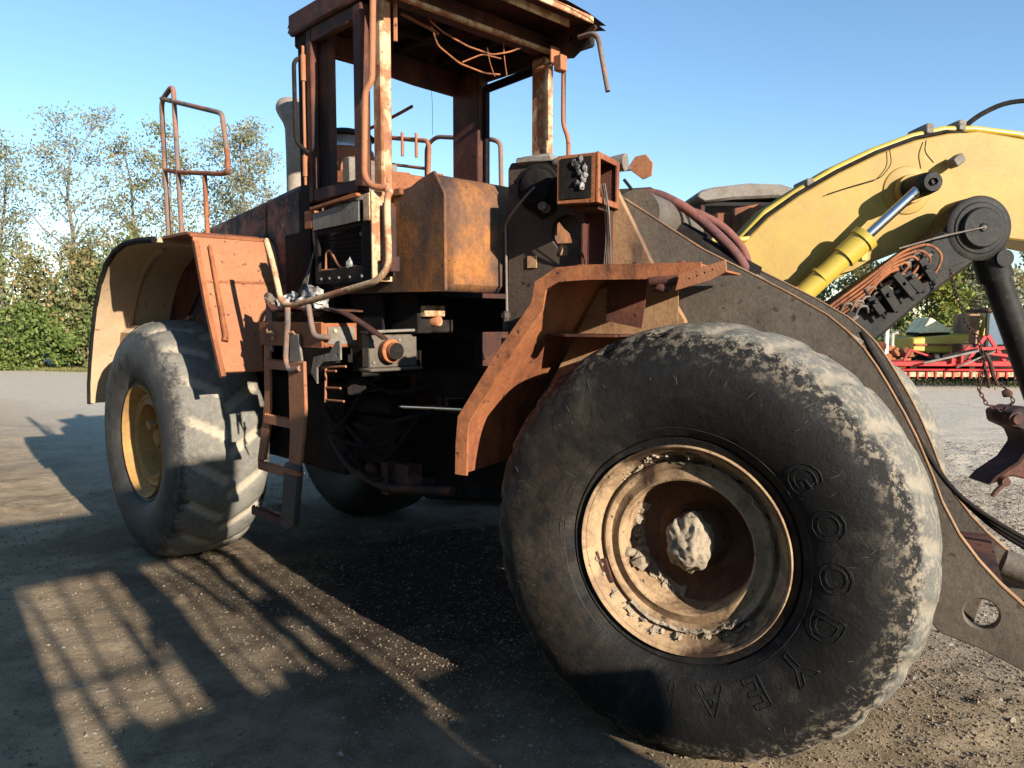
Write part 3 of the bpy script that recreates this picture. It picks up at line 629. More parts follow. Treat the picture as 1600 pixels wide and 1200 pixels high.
cb(k, 'ash_pile', 'ash')
k = MB()
for i in range(14):
    y = -.5+.07*i; k.beam((.45+.02*(i % 3), y, 2.38), (.50+.1*(i % 4)/4, y+.12, 2.46+.03*(i % 3)), .012, .012)
cb(k, 'dash_scrap', 'rust')
cb(MB().box(-.15, .0, -.45, -.20, 2.31, 2.60).box(-.2, -.12, -.5, -.15, 2.5, 2.72).lump((-.1, -.4, 2.5), (.12, .09, .12), .5, 2, 3), 'seat_frame', 'grey', bevel=.006)
cb(MB().box(.02, .12, -.40, -.12, 2.30, 2.62).box(-.25, .1, .0, .4, 2.3, 2.48), 'control_box', 'rust', bevel=.006)
# ---- air-conditioning housing below the door
ah = empty('air_housing', (0, 0, 0)); ah.parent = L; ah.rotation_euler = (0, 0, AR)
fr = MB().plate([(-.13, 1.955), (-.13, 2.36), (.46, 2.375), (.46, 1.955)], -.735, -.715, holes=[[(-.09, 2.03), (.355, 2.045), (.36, 2.255), (-.09, 2.235)]])
fo = fr.build('housing_face', 'soot', ah, bevel=.003)
MB().plate([(-.12, 2.265), (-.12, 2.36), (.36, 2.38), (.36, 2.275), (.2, 2.27)], -.75, -.738).jitter(.004, 9).build('housing_flap', 'grey', ah)
MB().box(.462, .475, -.745, -.62, 1.955, 2.42).box(.40, .46, -.75, -.738, 2.27, 2.41).build('housing_side', 'rust_pale', ah, bevel=.003)
MB().beam((-.12, -.755, 2.385), (.37, -.755, 2.41), .03, .018).box(-.215, -.13, -.75, -.70, 2.28, 2.38).build('flap_hinge', 'rust', ah, bevel=.003)
k = MB()
for i in range(9): k.box(-.09, .36, -.66, -.65, 2.04+.024*i, 2.047+.024*i)
k.build('cooling_fins', 'soot', ah); MB().box(-.12, .45, -.64, -.60, 1.95, 2.36).build('housing_back', 'darkhole', ah)
MB().tube([(-.07, -.70, 2.03), (-.06, -.70, 2.14), (-.02, -.70, 2.15), (.08, -.70, 2.05), (.15, -.71, 2.03)], .008, 6, rnd=.03).tube([(-.08, -.72, 2.035), (.1, -.72, 2.03), (.2, -.72, 2.045), (.3, -.72, 2.04)], .008, 6).tube([(.3, -.7, 2.22), (.35, -.7, 2.19)], .01).build('copper_pipe', 'rust_pink', ah)
MB().lump((.22, -.72, 2.05), (.03, .02, .035), .5, 2, 5).build('melted_metal', 'ash', ah)
k = MB()
for x in (-.06, .03, .13, .24, .36): k.lathe([(.008, 0), (.008, -.008), (.001, -.009)], (x, -.735, 1.985), 'y', 8)
k.build('rivet', 'grey', ah)
rb(MB().box(.50, .53, -.70, -.64, 1.98, 2.36).box(.56, .575, -.70, -.66, 2.02, 2.34).box(.52, .60, -.72, -.66, 2.0, 2.08), 'side_bracket', 'rust_dark', bevel=.004)
# big bent handrail sweeping down from the door
rb(MB().tube([(.72, -.80, 2.38), (.84, -.90, 2.335), (.875, -.93, 2.27), (.885, -.93, 2.0), (.80, -.94, 1.935), (-.02, -.95, 1.826), (-.13, -.95, 1.846), (-.225, -.95, 2.083), (-.30, -.95, 2.21)], .0165, 12, rnd=.09), 'grab_rail', 'rust_pale')
low_rails = []
low_rails.append(rb(MB().tube([(.345, -1.15, 1.85), (.345, -1.15, 1.78), (.31, -1.15, 1.56), (.35, -1.15, 1.50), (.47, -1.15, 1.52)], .0165, 12, rnd=.06), 'grab_rail', 'steeltube'))
low_rails.append(rb(MB().tube([(.555, -1.14, 1.86), (.585, -1.14, 1.75), (.63, -1.15, 1.695), (.70, -1.10, 1.69)], .015, 12, rnd=.06), 'grab_rail', 'steeltube'))
# ---- battery box / step tray
bb = MB().box(-.09, .60, -1.105, -1.09, 1.61, 1.745).box(.588, .60, -1.09, -.89, 1.61, 1.74).box(-.09, .60, -1.09, -.89, 1.61, 1.622).box(-.09, -.078, -1.09, -.89, 1.61, 1.74)
bx = rb(bb, 'battery_box', 'rust', bevel=.003)
sub(MB().box(.601, .606, -1.07, -.91, 1.63, 1.72), 'end_plate', 'grey', bx)
k = MB()
for y in (-1.03, -.955): k.lathe([(.011, 0), (.011, .01), (.001, .011)], (.606, y, 1.70), 'x', 8)
for x in (.03, .27):
    k.tube([(x, -1.115, 1.70), (x+.02, -1.125, 1.68), (x+.06, -1.12, 1.69), (x+.09, -1.118, 1.67)], .008, 6); k.lathe([(.012, 0), (.012, -.01), (.001, -.011)], (x+.06, -1.107, 1.65), 'y', 8)
sub(k, 'latch', 'rust_pale', bx)
rb(MB().strip([(-.12, 1.86, -1.05, -.7), (.0, 1.80, -1.08, -.7), (.25, 1.82, -1.08, -.7), (.42, 1.805, -1.05, -.7), (.5, 1.81, -1.05, -.95), (.66, 1.785, -1.02, -.97), (.80, 1.72, -.98, -.94), (.92, 1.655, -.95, -.92)], .01).jitter(.010, 9), 'torn_sheet', 'rust_dark')
k = MB()
for i, (x, y, z, s_) in enumerate([(-.02, -.95, 1.855, .06), (.05, -.95, 1.86, .065), (.11, -.93, 1.85, .06), (.17, -.95, 1.865, .075), (.23, -.95, 1.87, .08), (.27, -.93, 1.86, .07)]): k.lump((x, y, z), (s_, s_*.8, s_*.75), .9, 3, i)
rb(k, 'melted_batteries', 'ash')
rb(MB().lump((-.12, -1.02, 1.88), (.04, .03, .035), .6, 2, 6).box(-.15, -.08, -1.03, -1.0, 1.74, 1.86), 'cable_lug', 'grey')
k = MB()
for i in range(4): k.tube([(.08-.03*i, -.9, 1.88), (.10-.01*i, -.88, 2.03), (.12, -.85, 2.18)], .0018, 5)
rb(k, 'stripped_wires', 'grey')
# ---- access ladder
ld = empty('ladder', (0, 0, 0)); ld.parent = L; ld.rotation_euler = (0, 0, AR)
def lb(mb, name, mat, **k): return mb.build(name, mat, ld, **k)
lb(MB().plate([(.0, 1.60), (.07, 1.60), (.055, 1.30), (.04, 1.16), (-.03, .98), (-.12, .96), (-.055, 1.15), (-.01, 1.30)], -1.13, -1.11), 'side_rail', 'rust_pink', bevel=.004)
sr = lb(MB().plate([(.335, 1.52), (.50, 1.53), (.505, 1.30), (.475, 1.15), (.43, .99), (.31, .985), (.335, 1.15), (.335, 1.25)], -1.16, -1.14), 'side_rail', 'rust_pink', bevel=.004)
lb(MB().plate([(.30, 1.015), (.455, 1.02), (.45, .95), (.40, .70), (.30, .66), (.23, .69), (.27, .85)], -1.18, -1.145).jitter(.008, 8), 'rubber_step_strap', 'tower', bevel=.01)
lb(MB().box(.30, .452, -1.187, -1.141, .965, .99), 'clamp', 'copper', bevel=.004)
lb(MB().plate([(.34, 1.52), (.36, 1.66), (.44, 1.66), (.47, 1.53)], -1.155, -1.14), 'ladder_bracket', 'grey', bevel=.003)
lb(MB().plate([(.0, 1.605), (.02, 1.68), (.09, 1.68), (.1, 1.56)], -1.13, -1.115), 'ladder_bracket', 'grey', bevel=.003)
for z, x0, x1 in ((1.515, .04, .335), (1.225, .0, .335), (.965, -.09, .31), (.70, -.19, .23)):
    r_ = MB().box(x0, x1, -1.13, -1.06, z-.022, z-.012).box(x0, x1, -1.14, -1.125, z-.04, z)
    n_ = 11
    for i in range(n_):
        xa = x0+(x1-x0)*(i+.15)/n_; r_.plate([(xa, z), (xa+.009, z+.012), (xa+.018, z)], -1.14, -1.125)
    lb(r_, 'rung', 'rust_pink' if z > .8 else 'rust_dark')
lb(MB().plate([(.47, 1.47), (.50, 1.55), (.66, 1.575), (.72, 1.63), (.76, 1.635), (.76, 1.545), (.60, 1.53), (.53, 1.50), (.53, 1.42)], -1.10, -1.088, holes=[circle(.60, 1.555, .007, 8), circle(.73, 1.565, .007, 8)]), 'hanger_plate', 'grey', bevel=.002)
k = MB().tube([(.55, -1.08, 1.50), (.78, -1.08, 1.515)], .006)
for z in (1.48, 1.40, 1.34): k.tube([(.53, -1.05, z), (.64+.05*(1.48-z)*10, -1.05, z+.006)], .0055)
k.tube([(.54, -1.05, 1.50), (.53, -1.05, 1.33)], .007)
lb(k, 'wire_rack', 'rust_pink')

RR = Matrix.Rotation(AR, 3, 'Z')
ld.location = RR @ Vector((-.365, .18, -.184)); ld.scale = (1.045, 1.0, 1.12)
for o in list(L.children):
    b_n = o.name.split('.')[0]
    if b_n in ('battery_box', 'torn_sheet', 'melted_batteries', 'cable_lug', 'stripped_wires'): o.location += RR @ Vector((-.31, .15, -.005)); o.scale = (1.03, 1, 1)
for o in low_rails: o.location += RR @ Vector((-.35, .17, -.03))
# ================================================================ FRONT FRAME
tp_out = [(.857, 2.53), (.875, 2.56), (1.30, 2.55), (1.345, 2.50), (1.345, 1.95), (1.345, 1.15), (.857, 1.15)]
for sd in (-1, 1):
    a, b_ = sorted((sd*.50, sd*.455))
    t = fb(MB().plate(tp_out, a, b_, holes=[circle(1.195, 2.19, .085, 20)]), 'tower_plate', 'tower', bevel=.006)
    fb(MB().plate([(1.349, 2.47), (1.42, 2.45), (1.665, 1.975), (1.80, 1.76), (1.95, 1.3), (1.9, .9), (1.1, .8), (1.349, 1.1)], a, b_), 'frame_plate', 'tan', bevel=.004)
    if sd < 0:
        sub(MB().lathe([(.001, -.075), (.075, -.075), (.085, -.068), (.088, -.03), (.105, -.028), (.112, -.02), (.112, 0)], (1.05, -.50, 2.42), 'y', 40), 'pin_cap', 'soot', t)
        sub(MB().plate(circle(1.05, 2.42, .125, 24)+[], -.518, -.5).plate([(1.0, 2.32), (1.06, 2.26), (1.13, 2.29), (1.17, 2.40)], -.516, -.502), 'pin_keeper', 'soot', t)
        sub(MB().lathe([(.001, -.045), (.022, -.045), (.022, -.01), (.032, 0)], (1.085, -.515, 2.32), 'y', 16), 'keeper_bolt', 'grey', t)
        sub(MB().tube([(1.06, -.585, 2.41), (1.01, -.60, 2.36), (.89, -.55, 2.27), (.862, -.53, 2.24), (.865, -.52, 1.80), (.865, -.51, 1.76)], .0065, 8, rnd=.03), 'grease_line', 'grey', t)
        sub(MB().tube([(.865, -.53, 1.80), (.865, -.53, 1.70)], .018, 8).tube([(.865, -.53, 1.79), (.865, -.53, 1.765)], .026, 6).tube([(.87, -.53, 1.66), (.87, -.53, 1.5)], .03, 8), 'pipe_fitting', 'tower', t)
        sub(MB().box(.98, 1.03, -.512, -.5, 2.02, 2.08), 'data_plate', 'tan', t)
        sub(MB().tube([(.93, -.47, 2.555), (1.10, -.47, 2.56)], .035, 14).box(.92, 1.12, -.53, -.44, 2.545, 2.575).tube([(1.12, -.5, 2.53), (1.20, -.5, 2.545)], .025), 'top_clamp', 'grey', t, bevel=.006)
        k = MB().lump((1.175, -.49, 2.10), (.03, .02, .04), .5, 2, 1)
        sub(k, 'hole_crust', 'tan', t)
fb(MB().box(.80, 1.6, -.45, .45, .75, 1.3).box(1.0, 1.34, -.45, .45, 1.3, 2.1).box(.1, .82, -.3, .3, .80, .98).box(.1, .82, -.3, .3, 1.3, 1.45), 'front_chassis', 'soot', bevel=.01)
fb(MB().box(1.83, 2.15, -.5, .5, .70, 1.02).tube([(1.988, -.9, CZ), (1.988, .9, CZ)], .12), 'front_axle', 'soot')
# cross tube and tilt cylinder between the arms
fb(MB().tube([(1.52, -.40, 2.27), (1.52, .40, 2.27)], .12, 28), 'cross_tube', 'arm')
fb(MB().tube([(1.25, 0, 2.38), (2.0, 0, 1.95)], .085, 24).tube([(1.6, .0, 2.18), (1.72, 0, 2.11)], .10, 24), 'tilt_cylinder', 'soot')
fb(MB().tube([(2.0, 0, 1.95), (2.5, 0, 1.62)], .045, 18), 'tilt_rod', 'grey')
# lift arms
arm = [(1.05, 2.35), (1.12, 2.47), (1.25, 2.48), (1.47, 2.345), (1.86, 2.085), (2.09, 1.963), (2.25, 1.875), (2.41, 1.778), (2.49, 1.71), (2.553, 1.643), (2.61, 1.56), (2.655, 1.485), (2.72, 1.37), (2.768, 1.275), (2.83, 1.13), (2.875, 1.01), (2.94, .885), (3.015, .785), (3.09, .705), (3.175, .630), (3.34, .50), (3.42, .40), (3.40, .27), (3.28, .27), (3.24, .335), (3.17, .375), (3.03, .43), (2.89, .465), (2.83, .53), (2.72, .80), (2.55, 1.1), (2.3, 1.38), (1.9, 1.62), (1.5, 1.92), (1.15, 2.22)]
for sd in (-1, 1):
    a, b_ = sorted((sd*.445, sd*.395))
    o = fb(MB().plate(arm, a, b_, holes=[circle(3.03, .575, .062, 24)]), 'lift_arm', 'arm', bevel=.005)
    ed = [p for p in arm[3:21]]
    sub(MB().strip([(x, z-.002, a-.002, b_+.002) for x, z in ed], .004), 'worn_edge', 'tan', o)
fb(MB().tube([(3.33, -.55, .37), (3.33, .55, .37)], .05, 20).box(2.95, 3.10, -.394, .394, .62, .70), 'cross_member', 'rust_dark')
fb(MB().plate([(2.70, 1.02), (2.95, .80), (3.05, .62), (3.0, .42), (2.86, .45), (2.72, .8)], -.30, -.27), 'inner_plate', 'arm', bevel=.004)
# bucket linkage casting lying to the right
fb(MB().tube([(3.13, .05, .66), (3.38, .05, .58)], .065, 20), 'link_tube', 'arm')
# hoses
def hs(pts, r, mat='hose', name='hydraulic_hose'): return fb(MB().tube(pts, r, 12, rnd=.12), name, mat)
hs([(1.30, -.05, 2.36), (1.38, -.05, 2.425), (1.50, -.05, 2.425), (1.66, -.05, 2.34), (1.80, -.05, 2.22), (1.93, -.05, 2.09), (2.01, -.05, 1.95)], .026)
hs([(1.42, .05, 2.27), (1.50, .05, 2.335), (1.66, .06, 2.34), (1.82, .12, 2.25), (1.93, .14, 2.12), (1.96, .14, 1.98)], .023)
for k_ in range(3):
    hs([(2.50, .12+.04*k_, 1.70), (2.68, .15+.04*k_, 1.38), (2.80, .2, 1.12), (2.93, .2+.02*k_, .93), (3.12, .2, .80-.02*k_), (3.4, .2, .66-.02*k_), (3.8, .25, .60)], .012, 'soot')
hs([(2.52, .3, 1.62), (2.70, .3, 1.32), (2.80, .3, 1.12)], .010, 'copper')
# head lamp box
lbx = empty('head_lamp_box', (0, 0, 0)); lbx.parent = L; lbx.rotation_euler = (0, 0, AF)
def hb(mb, name, mat, **k): return mb.build(name, mat, lbx, **k)
hb(MB().box(1.265, 1.46, -.76, -.75, 2.285, 2.505), 'side_panel', 'rust', bevel=.004)
hb(MB().box(1.285, 1.44, -.766, -.761, 2.305, 2.49), 'scorched_face', 'soot', bevel=.002)
hb(MB().box(1.265, 1.46, -.75, -.51, 2.495, 2.505).box(1.265, 1.46, -.75, -.51, 2.285, 2.295).box(1.265, 1.46, -.52, -.51, 2.295, 2.495).box(1.265, 1.275, -.75, -.52, 2.295, 2.495), 'box_shell', 'rust_dark', bevel=.003)
hb(MB().plate([(-.762, 2.283), (-.762, 2.507), (-.50, 2.507), (-.50, 2.283)], 1.461, 1.472, holes=[[(-.735, 2.31), (-.53, 2.31), (-.53, 2.48), (-.735, 2.48)]], ax='x'), 'lamp_bezel', 'rust', bevel=.002)
k = MB()
for i in range(9): k.lump((1.375+random.uniform(-.02, .035), -.772, 2.36+.015*i), (.014, .01, .016), .7, 2, i)
hb(k, 'melted_lens', 'ash')
hb(MB().box(1.30, 1.44, -.68, -.56, 2.265, 2.285).box(1.30, 1.315, -.56, -.505, 2.02, 2.28).box(1.43, 1.445, -.56, -.505, 2.02, 2.28).box(1.315, 1.43, -.515, -.505, 2.02, 2.28), 'lamp_bracket', 'rust_dark', bevel=.003)
k = MB(); random.seed(9)
for i in range(7):
    x = 1.47+random.uniform(-.01, .02); k.tube([(x, -.72, 2.37), (x+.02, -.70+random.uniform(-.02, .02), 2.26), (x-.01, -.62, 2.12), (x-.03+random.uniform(-.02, .02), -.56, 1.98)], .0025, 5, rnd=.04)
hb(k, 'burnt_wires', 'grey')
fb(MB().tube([(1.34, -.42, 2.525), (1.47, -.42, 2.52)], [.022, .042], 20), 'work_lamp', 'grey')
fb(MB().plate([(1.455, 2.515), (1.49, 2.56), (1.545, 2.565), (1.58, 2.52), (1.575, 2.46), (1.53, 2.445), (1.465, 2.495)], -.34, -.33), 'lamp_plate', 'rust_pink', bevel=.002)
fb(MB().tube([(1.40, -.36, 2.50), (1.47, -.335, 2.505)], .012), 'lamp_stem', 'grey')
fb(MB().tube([(1.44, -.36, 2.45), (1.50, -.34, 2.37)], .008), 'thin_rod', 'soot')
# front fenders
for sd in (-1, 1):
    def Y(a, b): return (min(sd*a, sd*b), max(sd*a, sd*b))
    fp = [(.984, 1.06), (.987, 1.20), (.995, 1.30), (1.10, 1.45), (1.22, 1.62), (1.36, 1.84), (1.41, 1.925), (1.47, 1.955), (1.6, 1.96), (1.95, 1.955), (2.05, 1.955)]
    ff = fb(MB().strip([(x, z, *Y(1.14, .50)) for x, z in fp], .008), 'front_fender', 'rust')
    edge = []
    for x, z in fp: edge.append((x, z, *Y(1.155, 1.142)))
    sub(MB().strip([(x+(.035 if x < 1.4 else .0), z-(.0 if x < 1.3 else .045), y0, y1) for x, z, y0, y1 in edge], .06), 'fender_channel', 'copper', ff)
    if sd < 0:
        sub(MB().plate([(1.10, 1.33), (1.42, 1.90), (1.50, 1.93), (1.80, 1.93), (1.80, 1.75), (1.55, 1.55), (1.30, 1.42), (1.12, 1.2)], -.60, -.592), 'fender_web', 'tan', ff)
        sub(MB().plate([(1.56, 1.75), (1.56, 1.95), (1.75, 1.95), (1.72, 1.72)], -.86, -.852).box(1.2, 1.6, -.86, -.60, 1.68, 1.69), 'fender_stay', 'rust_dark', ff)
        pm = MB().plate([(1.97, 1.865), (1.985, 1.925), (2.15, 1.97), (2.155, 1.93), (2.10, 1.90)], -1.20, -1.19, holes=[circle(2.02+.028*i, 1.907+.010*i, .0045, 6) for i in range(4)])
        sub(pm, 'torn_flange', 'rust_pink', ff)
        sub(MB().tube([(1.86, -1.16, 1.90), (1.97, -1.16, 1.905)], .02).lump((1.91, -1.16, 1.875), (.04, .02, .02), .5, 2, 2), 'bent_tube', 'rust_dark', ff)
        k = MB()
        for x in (1.55, 1.78, 1.96): k.box(x, x+.02, -1.15, -1.12, 1.962, 1.978)
        sub(k, 'stud', 'rust_dark', ff)

# ================================================================ EXCAVATOR standing behind
X = empty('excavator', (1.2, 8.0, 0)); tag(X, 'yellow-boomed excavator with a burnt cab, parked behind the wheel loader', 'excavator')
def xb(mb, name, mat, **k):
    o = mb.build(name, mat, X, **k); o.location = o.location-Vector((1.2, 8.0, 0)); return o
def xs_(mb, name, mat, parent, **k): return mb.build(name, mat, parent, **k)
bo = [(1.35, 1.95), (1.55, 2.05), (1.96, 2.37), (2.233, 2.65), (2.50, 2.84), (2.83, 3.03), (3.16, 3.19), (3.485, 3.31), (3.76, 3.365), (4.03, 3.385), (4.42, 3.32), (5.4, 3.02), (6.6, 2.6), (6.6, 1.9), (5.4, 2.26), (4.475, 2.45), (4.137, 2.49), (3.74, 2.44), (3.4, 2.36), (3.05, 2.22), (2.55, 1.95), (2.1, 1.90), (1.6, 1.6), (1.35, 1.7)]
bm_ = xb(MB().plate(bo, 6.60, 7.05), 'boom', 'yellow', bevel=.012)
xs_(MB().lathe([(.001, -.10), (.12, -.10), (.125, -.09), (.125, -.02), (.20, -.012), (.21, 0)], (3.42, 6.60, 2.88), 'y', 36), 'pin_boss', 'yellow', bm_)
xs_(MB().lathe([(.001, -.42), (.075, -.42), (.085, -.40), (.095, -.30), (.10, -.1)], (3.42, 6.60, 2.88), 'y', 24).lathe([(.03, -.44), (.03, -.42)], (3.42, 6.6, 2.88), 'y', 6), 'pin', 'blackp', bm_)
xs_(MB().beam((3.74, 6.50, 3.08), (3.82, 6.50, 3.14), .12, .08), 'work_lamp', 'grey', bm_, bevel=.01)
for dz, dy, r in ((.045, 6.68, .03), (.05, 6.78, .028), (.05, 6.9, .028)):
    xs_(MB().tube([(x, dy, z+dz+.01*math.sin(x*9)) for x, z in bo[2:13]], r, 10), 'boom_pipe', 'ybright' if r > .029 else 'yellow', bm_)
xs_(MB().tube([(x, 6.63, z+.02) for x, z in bo[2:9]]+[(4.0, 6.62, 3.36), (4.5, 6.62, 3.24)], .018, 8), 'boom_hose', 'soot', bm_)
xs_(MB().tube([(3.95, 6.8, 3.40), (4.1, 6.8, 3.55), (4.35, 6.8, 3.68), (4.8, 6.8, 3.72)], .022, 8, rnd=.2), 'boom_hose', 'soot', bm_)
for x, z in ((2.60, 2.93), (3.62, 3.40), (3.9, 3.43)): xs_(MB().box(x-.035, x+.035, 6.63, 6.95, z-.03, z+.06), 'pipe_clamp', 'grey', bm_, bevel=.01)
xs_(MB().tube([(1.75, 6.62, 2.45), (2.05, 6.62, 2.46), (2.15, 6.66, 2.5), (2.4, 6.68, 2.78)], .025, 10, rnd=.06), 'boom_pipe', 'ybright', bm_)
xs_(MB().tube([(3.25, 6.58, 3.22), (3.27, 6.57, 3.10), (3.18, 6.57, 2.98), (2.9, 6.57, 2.9), (2.72, 6.57, 2.84)], .004, 5, rnd=.05).tube([(3.56, 6.58, 3.3), (3.54, 6.56, 3.2), (3.6, 6.52, 3.1)], .005, 5, rnd=.04), 'loose_cable', 'soot', bm_)
cy0, cy1 = Vector((2.25, 6.42, 1.75)), Vector((3.385, 6.30, 2.86)); dd = (cy1-cy0)
def pc(t): return cy0+dd*t
bc = xb(MB().tube([pc(-.2), pc(.50)], .085, 28).tube([pc(.48), pc(.62)], .102, 28).tube([pc(.60), pc(.635)], .115, 28), 'boom_cylinder', 'ybright')
xs_(MB().tube([pc(.62), pc(1.0)], .042, 24), 'cylinder_rod', 'chrome', bc)
xs_(MB().tube([pc(.33)-Vector((.02, .0, 0)), pc(.345)-Vector((.02, 0, 0))], .092, 24), 'cylinder_band', 'ybright', bc)
xs_(MB().box(2.925, 2.985, 6.32, 6.40, 2.25, 2.33), 'cylinder_port', 'ybright', bc, bevel=.008)
# black stick beside the boom
st = [(3.56, 2.60), (3.52, 2.50), (3.30, 2.35), (2.60, 1.86), (2.45, 1.70), (2.55, 1.50), (2.96, 1.56), (3.40, 1.95), (3.78, 2.24), (3.95, 2.30), (4.05, 2.42), (4.02, 2.60), (3.92, 2.73), (3.78, 2.77), (3.64, 2.72)]
sk = xb(MB().plate(st, 6.12, 6.45), 'stick', 'blackp', bevel=.03)
xs_(MB().lathe([(.001, -.07), (.03, -.075), (.035, -.06), (.15, -.06), (.16, -.05), (.165, -.02), (.20, -.018), (.21, -.008), (.25, -.006), (.26, 0)], (3.775, 6.12, 2.50), 'y', 48), 'stick_pin', 'blackp', sk)
xs_(MB().lathe([(.001, 0), (.014, 0), (.02, .02)], (3.775, 6.04, 2.50), 'y', 12), 'grease_nipple', 'grey', sk)
xs_(MB().tube([(3.775, 6.03, 2.50), (3.45, 6.05, 2.43), (3.1, 6.05, 2.33)], .007, 6), 'grease_line', 'grey', sk)
k = MB(); 
for i in range(5):
    o_ = .045*i
    k.tube([(2.45+o_*.5, 6.06+.01*i, 1.78-o_*.4), (2.8+o_*.3, 6.04, 2.05-o_*.6), (3.12-.04*i, 6.02, 2.31-.05*i), (3.32-.06*i, 6.02, 2.37-.05*i), (3.44-.09*i, 6.02, 2.28-.03*i), (3.40-.09*i, 6.04, 2.13), (3.28-.1*i, 6.08, 2.02)], .011, 8, rnd=.08)
xs_(k, 'hard_line', 'copper', sk)
k = MB(); random.seed(21)
for i in range(5):
    m_ = Matrix.Translation((2.93+.095*i+random.uniform(-.02, .02), 6.07, 1.88+.075*i+random.uniform(-.02, .02))) @ Matrix.Rotation(R(-42+random.uniform(-12, 12)), 4, 'Y')
    k.box(-.03-.01*(i % 2), .035, -.05-.02*(i % 3), .03, -.10-.03*(i % 2), .07+.03*(i % 3), m_)
    k.tube([m_ @ Vector((0, -.06, .02)), m_ @ Vector((0, -.09, .02))], .02, 8); k.tube([m_ @ Vector((0, -.03, -.15)), m_ @ Vector((0, -.03, .15))], .016, 8)
xs_(k, 'valve_block', 'blackp', sk, bevel=.005)
k = MB()
for i in range(14):
    x = 2.75+.045*i+random.uniform(-.03, .03); z = 1.74+.034*i+random.uniform(-.03, .06)
    k.tube([(x, 6.08, z), (x-.04, 6.03, z+.06), (x-.10, 6.03, z+.05), (x-.12, 6.06, z-.03)], .009, 6, rnd=.03)
    k.tube([(x+.01, 6.06, z+.02), (x+.06, 6.06, z+.06)], .016, 6)
xs_(k, 'hose_fitting', 'grey', sk)
tb = xb(MB().tube([(3.93, 6.25, 2.33), (4.02, 6.25, 2.10)], .13, 24).tube([(3.98, 6.25, 2.2), (4.50, 6.25, .95)], .105, 28), 'bucket_cylinder', 'blackp')
xs_(MB().tube([(3.99, 6.10, 2.26), (3.99, 6.42, 2.26)], .07, 20), 'clevis', 'blackp', tb)
lk = xb(MB().plate([(3.98, 1.02), (4.10, 1.06), (4.4, 1.03), (4.6, .9), (4.6, .4), (4.4, .42), (4.05, .50), (3.86, .42), (3.93, .50), (4.10, .62), (4.19, .76), (4.14, .86), (4.0, .92)], 5.95, 6.25), 'bucket_linkage', 'rust_dark', bevel=.02)
xs_(MB().lathe([(.001, -.05), (.04, -.05), (.045, -.03), (.06, -.025), (.065, 0)], (4.04, 5.95, .97), 'y', 24), 'linkage_pin', 'rust_dark', lk)
xs_(MB().lathe([(.001, -.04), (.035, -.04), (.05, 0)], (3.98, 5.95, .46), 'y', 20), 'linkage_pin', 'rust_dark', lk)
xs_(MB().tube([(3.99, 5.93, .46), (3.90, 5.92, .38), (3.88, 5.92, .34)], .018, 8), 'shackle', 'rust_dark', lk)
# chain: each link its own ring
def chain(pts, parent, r=.0052, ll=.042):
    P_ = [Vector(p) for p in pts]; k = MB(); acc = 0; i = 0; flip = 0
    for a_, b_ in zip(P_[:-1], P_[1:]):
        d = (b_-a_); n_ = max(1, int(d.length/(ll*.72))); d.normalize()
        sd = d.cross(Vector((0, 1, 0))).normalized(); u = sd.cross(d)
        for j in range(n_):
            c = a_+(b_-a_)*((j+.5)/n_); w = sd if flip else u; flip ^= 1
            ring = [c+d*(ll*.5*math.cos(t))+w*(ll*.30*math.sin(t)) for t in np.linspace(0, 2*math.pi, 11)]
            k.tube(ring, r, 5, cap=False)
    return k
cp = [(3.49, 6.0, 2.16), (3.53, 6.0, 2.0), (3.60, 6.0, 1.85), (3.63, 6.0, 1.74), (3.74, 6.0, 1.62), (3.80, 6.0, 1.42), (3.85, 6.0, 1.22), (3.80, 6.0, 1.40), (3.77, 6.0, 1.2), (3.84, 6.0, 1.08), (3.97, 6.0, 1.03), (4.06, 6.0, 1.10), (4.0, 6.0, 1.2), (3.93, 6.0, 1.25)]
ch = chain(cp, None).build('lifting_chain', 'rust_dark'); tag(ch, 'dark rusty lifting chain hanging from the black stick of the yellow excavator', 'chain')
hk = MB().tube([(3.80, 6.0, 1.50), (3.85, 6.0, 1.42), (3.88, 6.0, 1.32), (3.92, 6.0, 1.24)], [.012, .018, .018, .012], 8).lump((4.0, 6.0, 1.17), (.04, .035, .035), .3, 2, 1)
hk.build('hook', 'rust_dark', ch)
# house, cab, tracks
xb(MB().box(-.9, 2.0, 7.15, 9.3, 1.0, 2.05).box(1.2, 2.1, 6.55, 7.1, 1.35, 2.0), 'house', 'rust_dark', bevel=.05)
xb(MB().box(-.9, .9, 7.2, 9.2, 2.06, 2.55), 'engine_cover', 'rust_dark', bevel=.05)
cr_ = [(1.90, 3.03), (1.95, 3.10), (2.10, 3.135), (2.45, 3.175), (2.8, 3.165), (2.98, 3.11), (3.06, 3.0), (3.0, 2.98), (2.75, 3.03), (2.3, 3.01), (2.0, 2.97)]
rf_ = xb(MB().plate(cr_, 7.9, 9.0), 'cab_roof', 'grey', bevel=.03)
xs_(MB().plate([(2.42, 3.18), (2.5, 3.205), (2.8, 3.20), (2.98, 3.15), (3.0, 3.12), (2.7, 3.17)], 8.2, 8.7), 'roof_hatch', 'soot', rf_)
xs_(MB().box(2.0, 3.0, 7.95, 8.95, 2.95, 2.985), 'roof_lining', 'darkhole', rf_)
for x, y in ((2.0, 7.98), (2.98, 7.98), (2.0, 8.92), (2.98, 8.92), (2.74, 7.98)): xb(MB().box(x-.018, x+.018, y-.03, y+.03, 2.05, 2.96), 'cab_pillar', 'rust_dark')
xb(MB().box(1.95, 3.02, 7.92, 8.95, 1.0, 2.35), 'cab_base', 'rust_dark', bevel=.02)
xb(MB().box(2.02, 2.97, 7.97, 7.99, 2.78, 2.82).box(2.02, 2.97, 8.9, 8.92, 2.6, 2.66), 'cab_rail', 'rust')
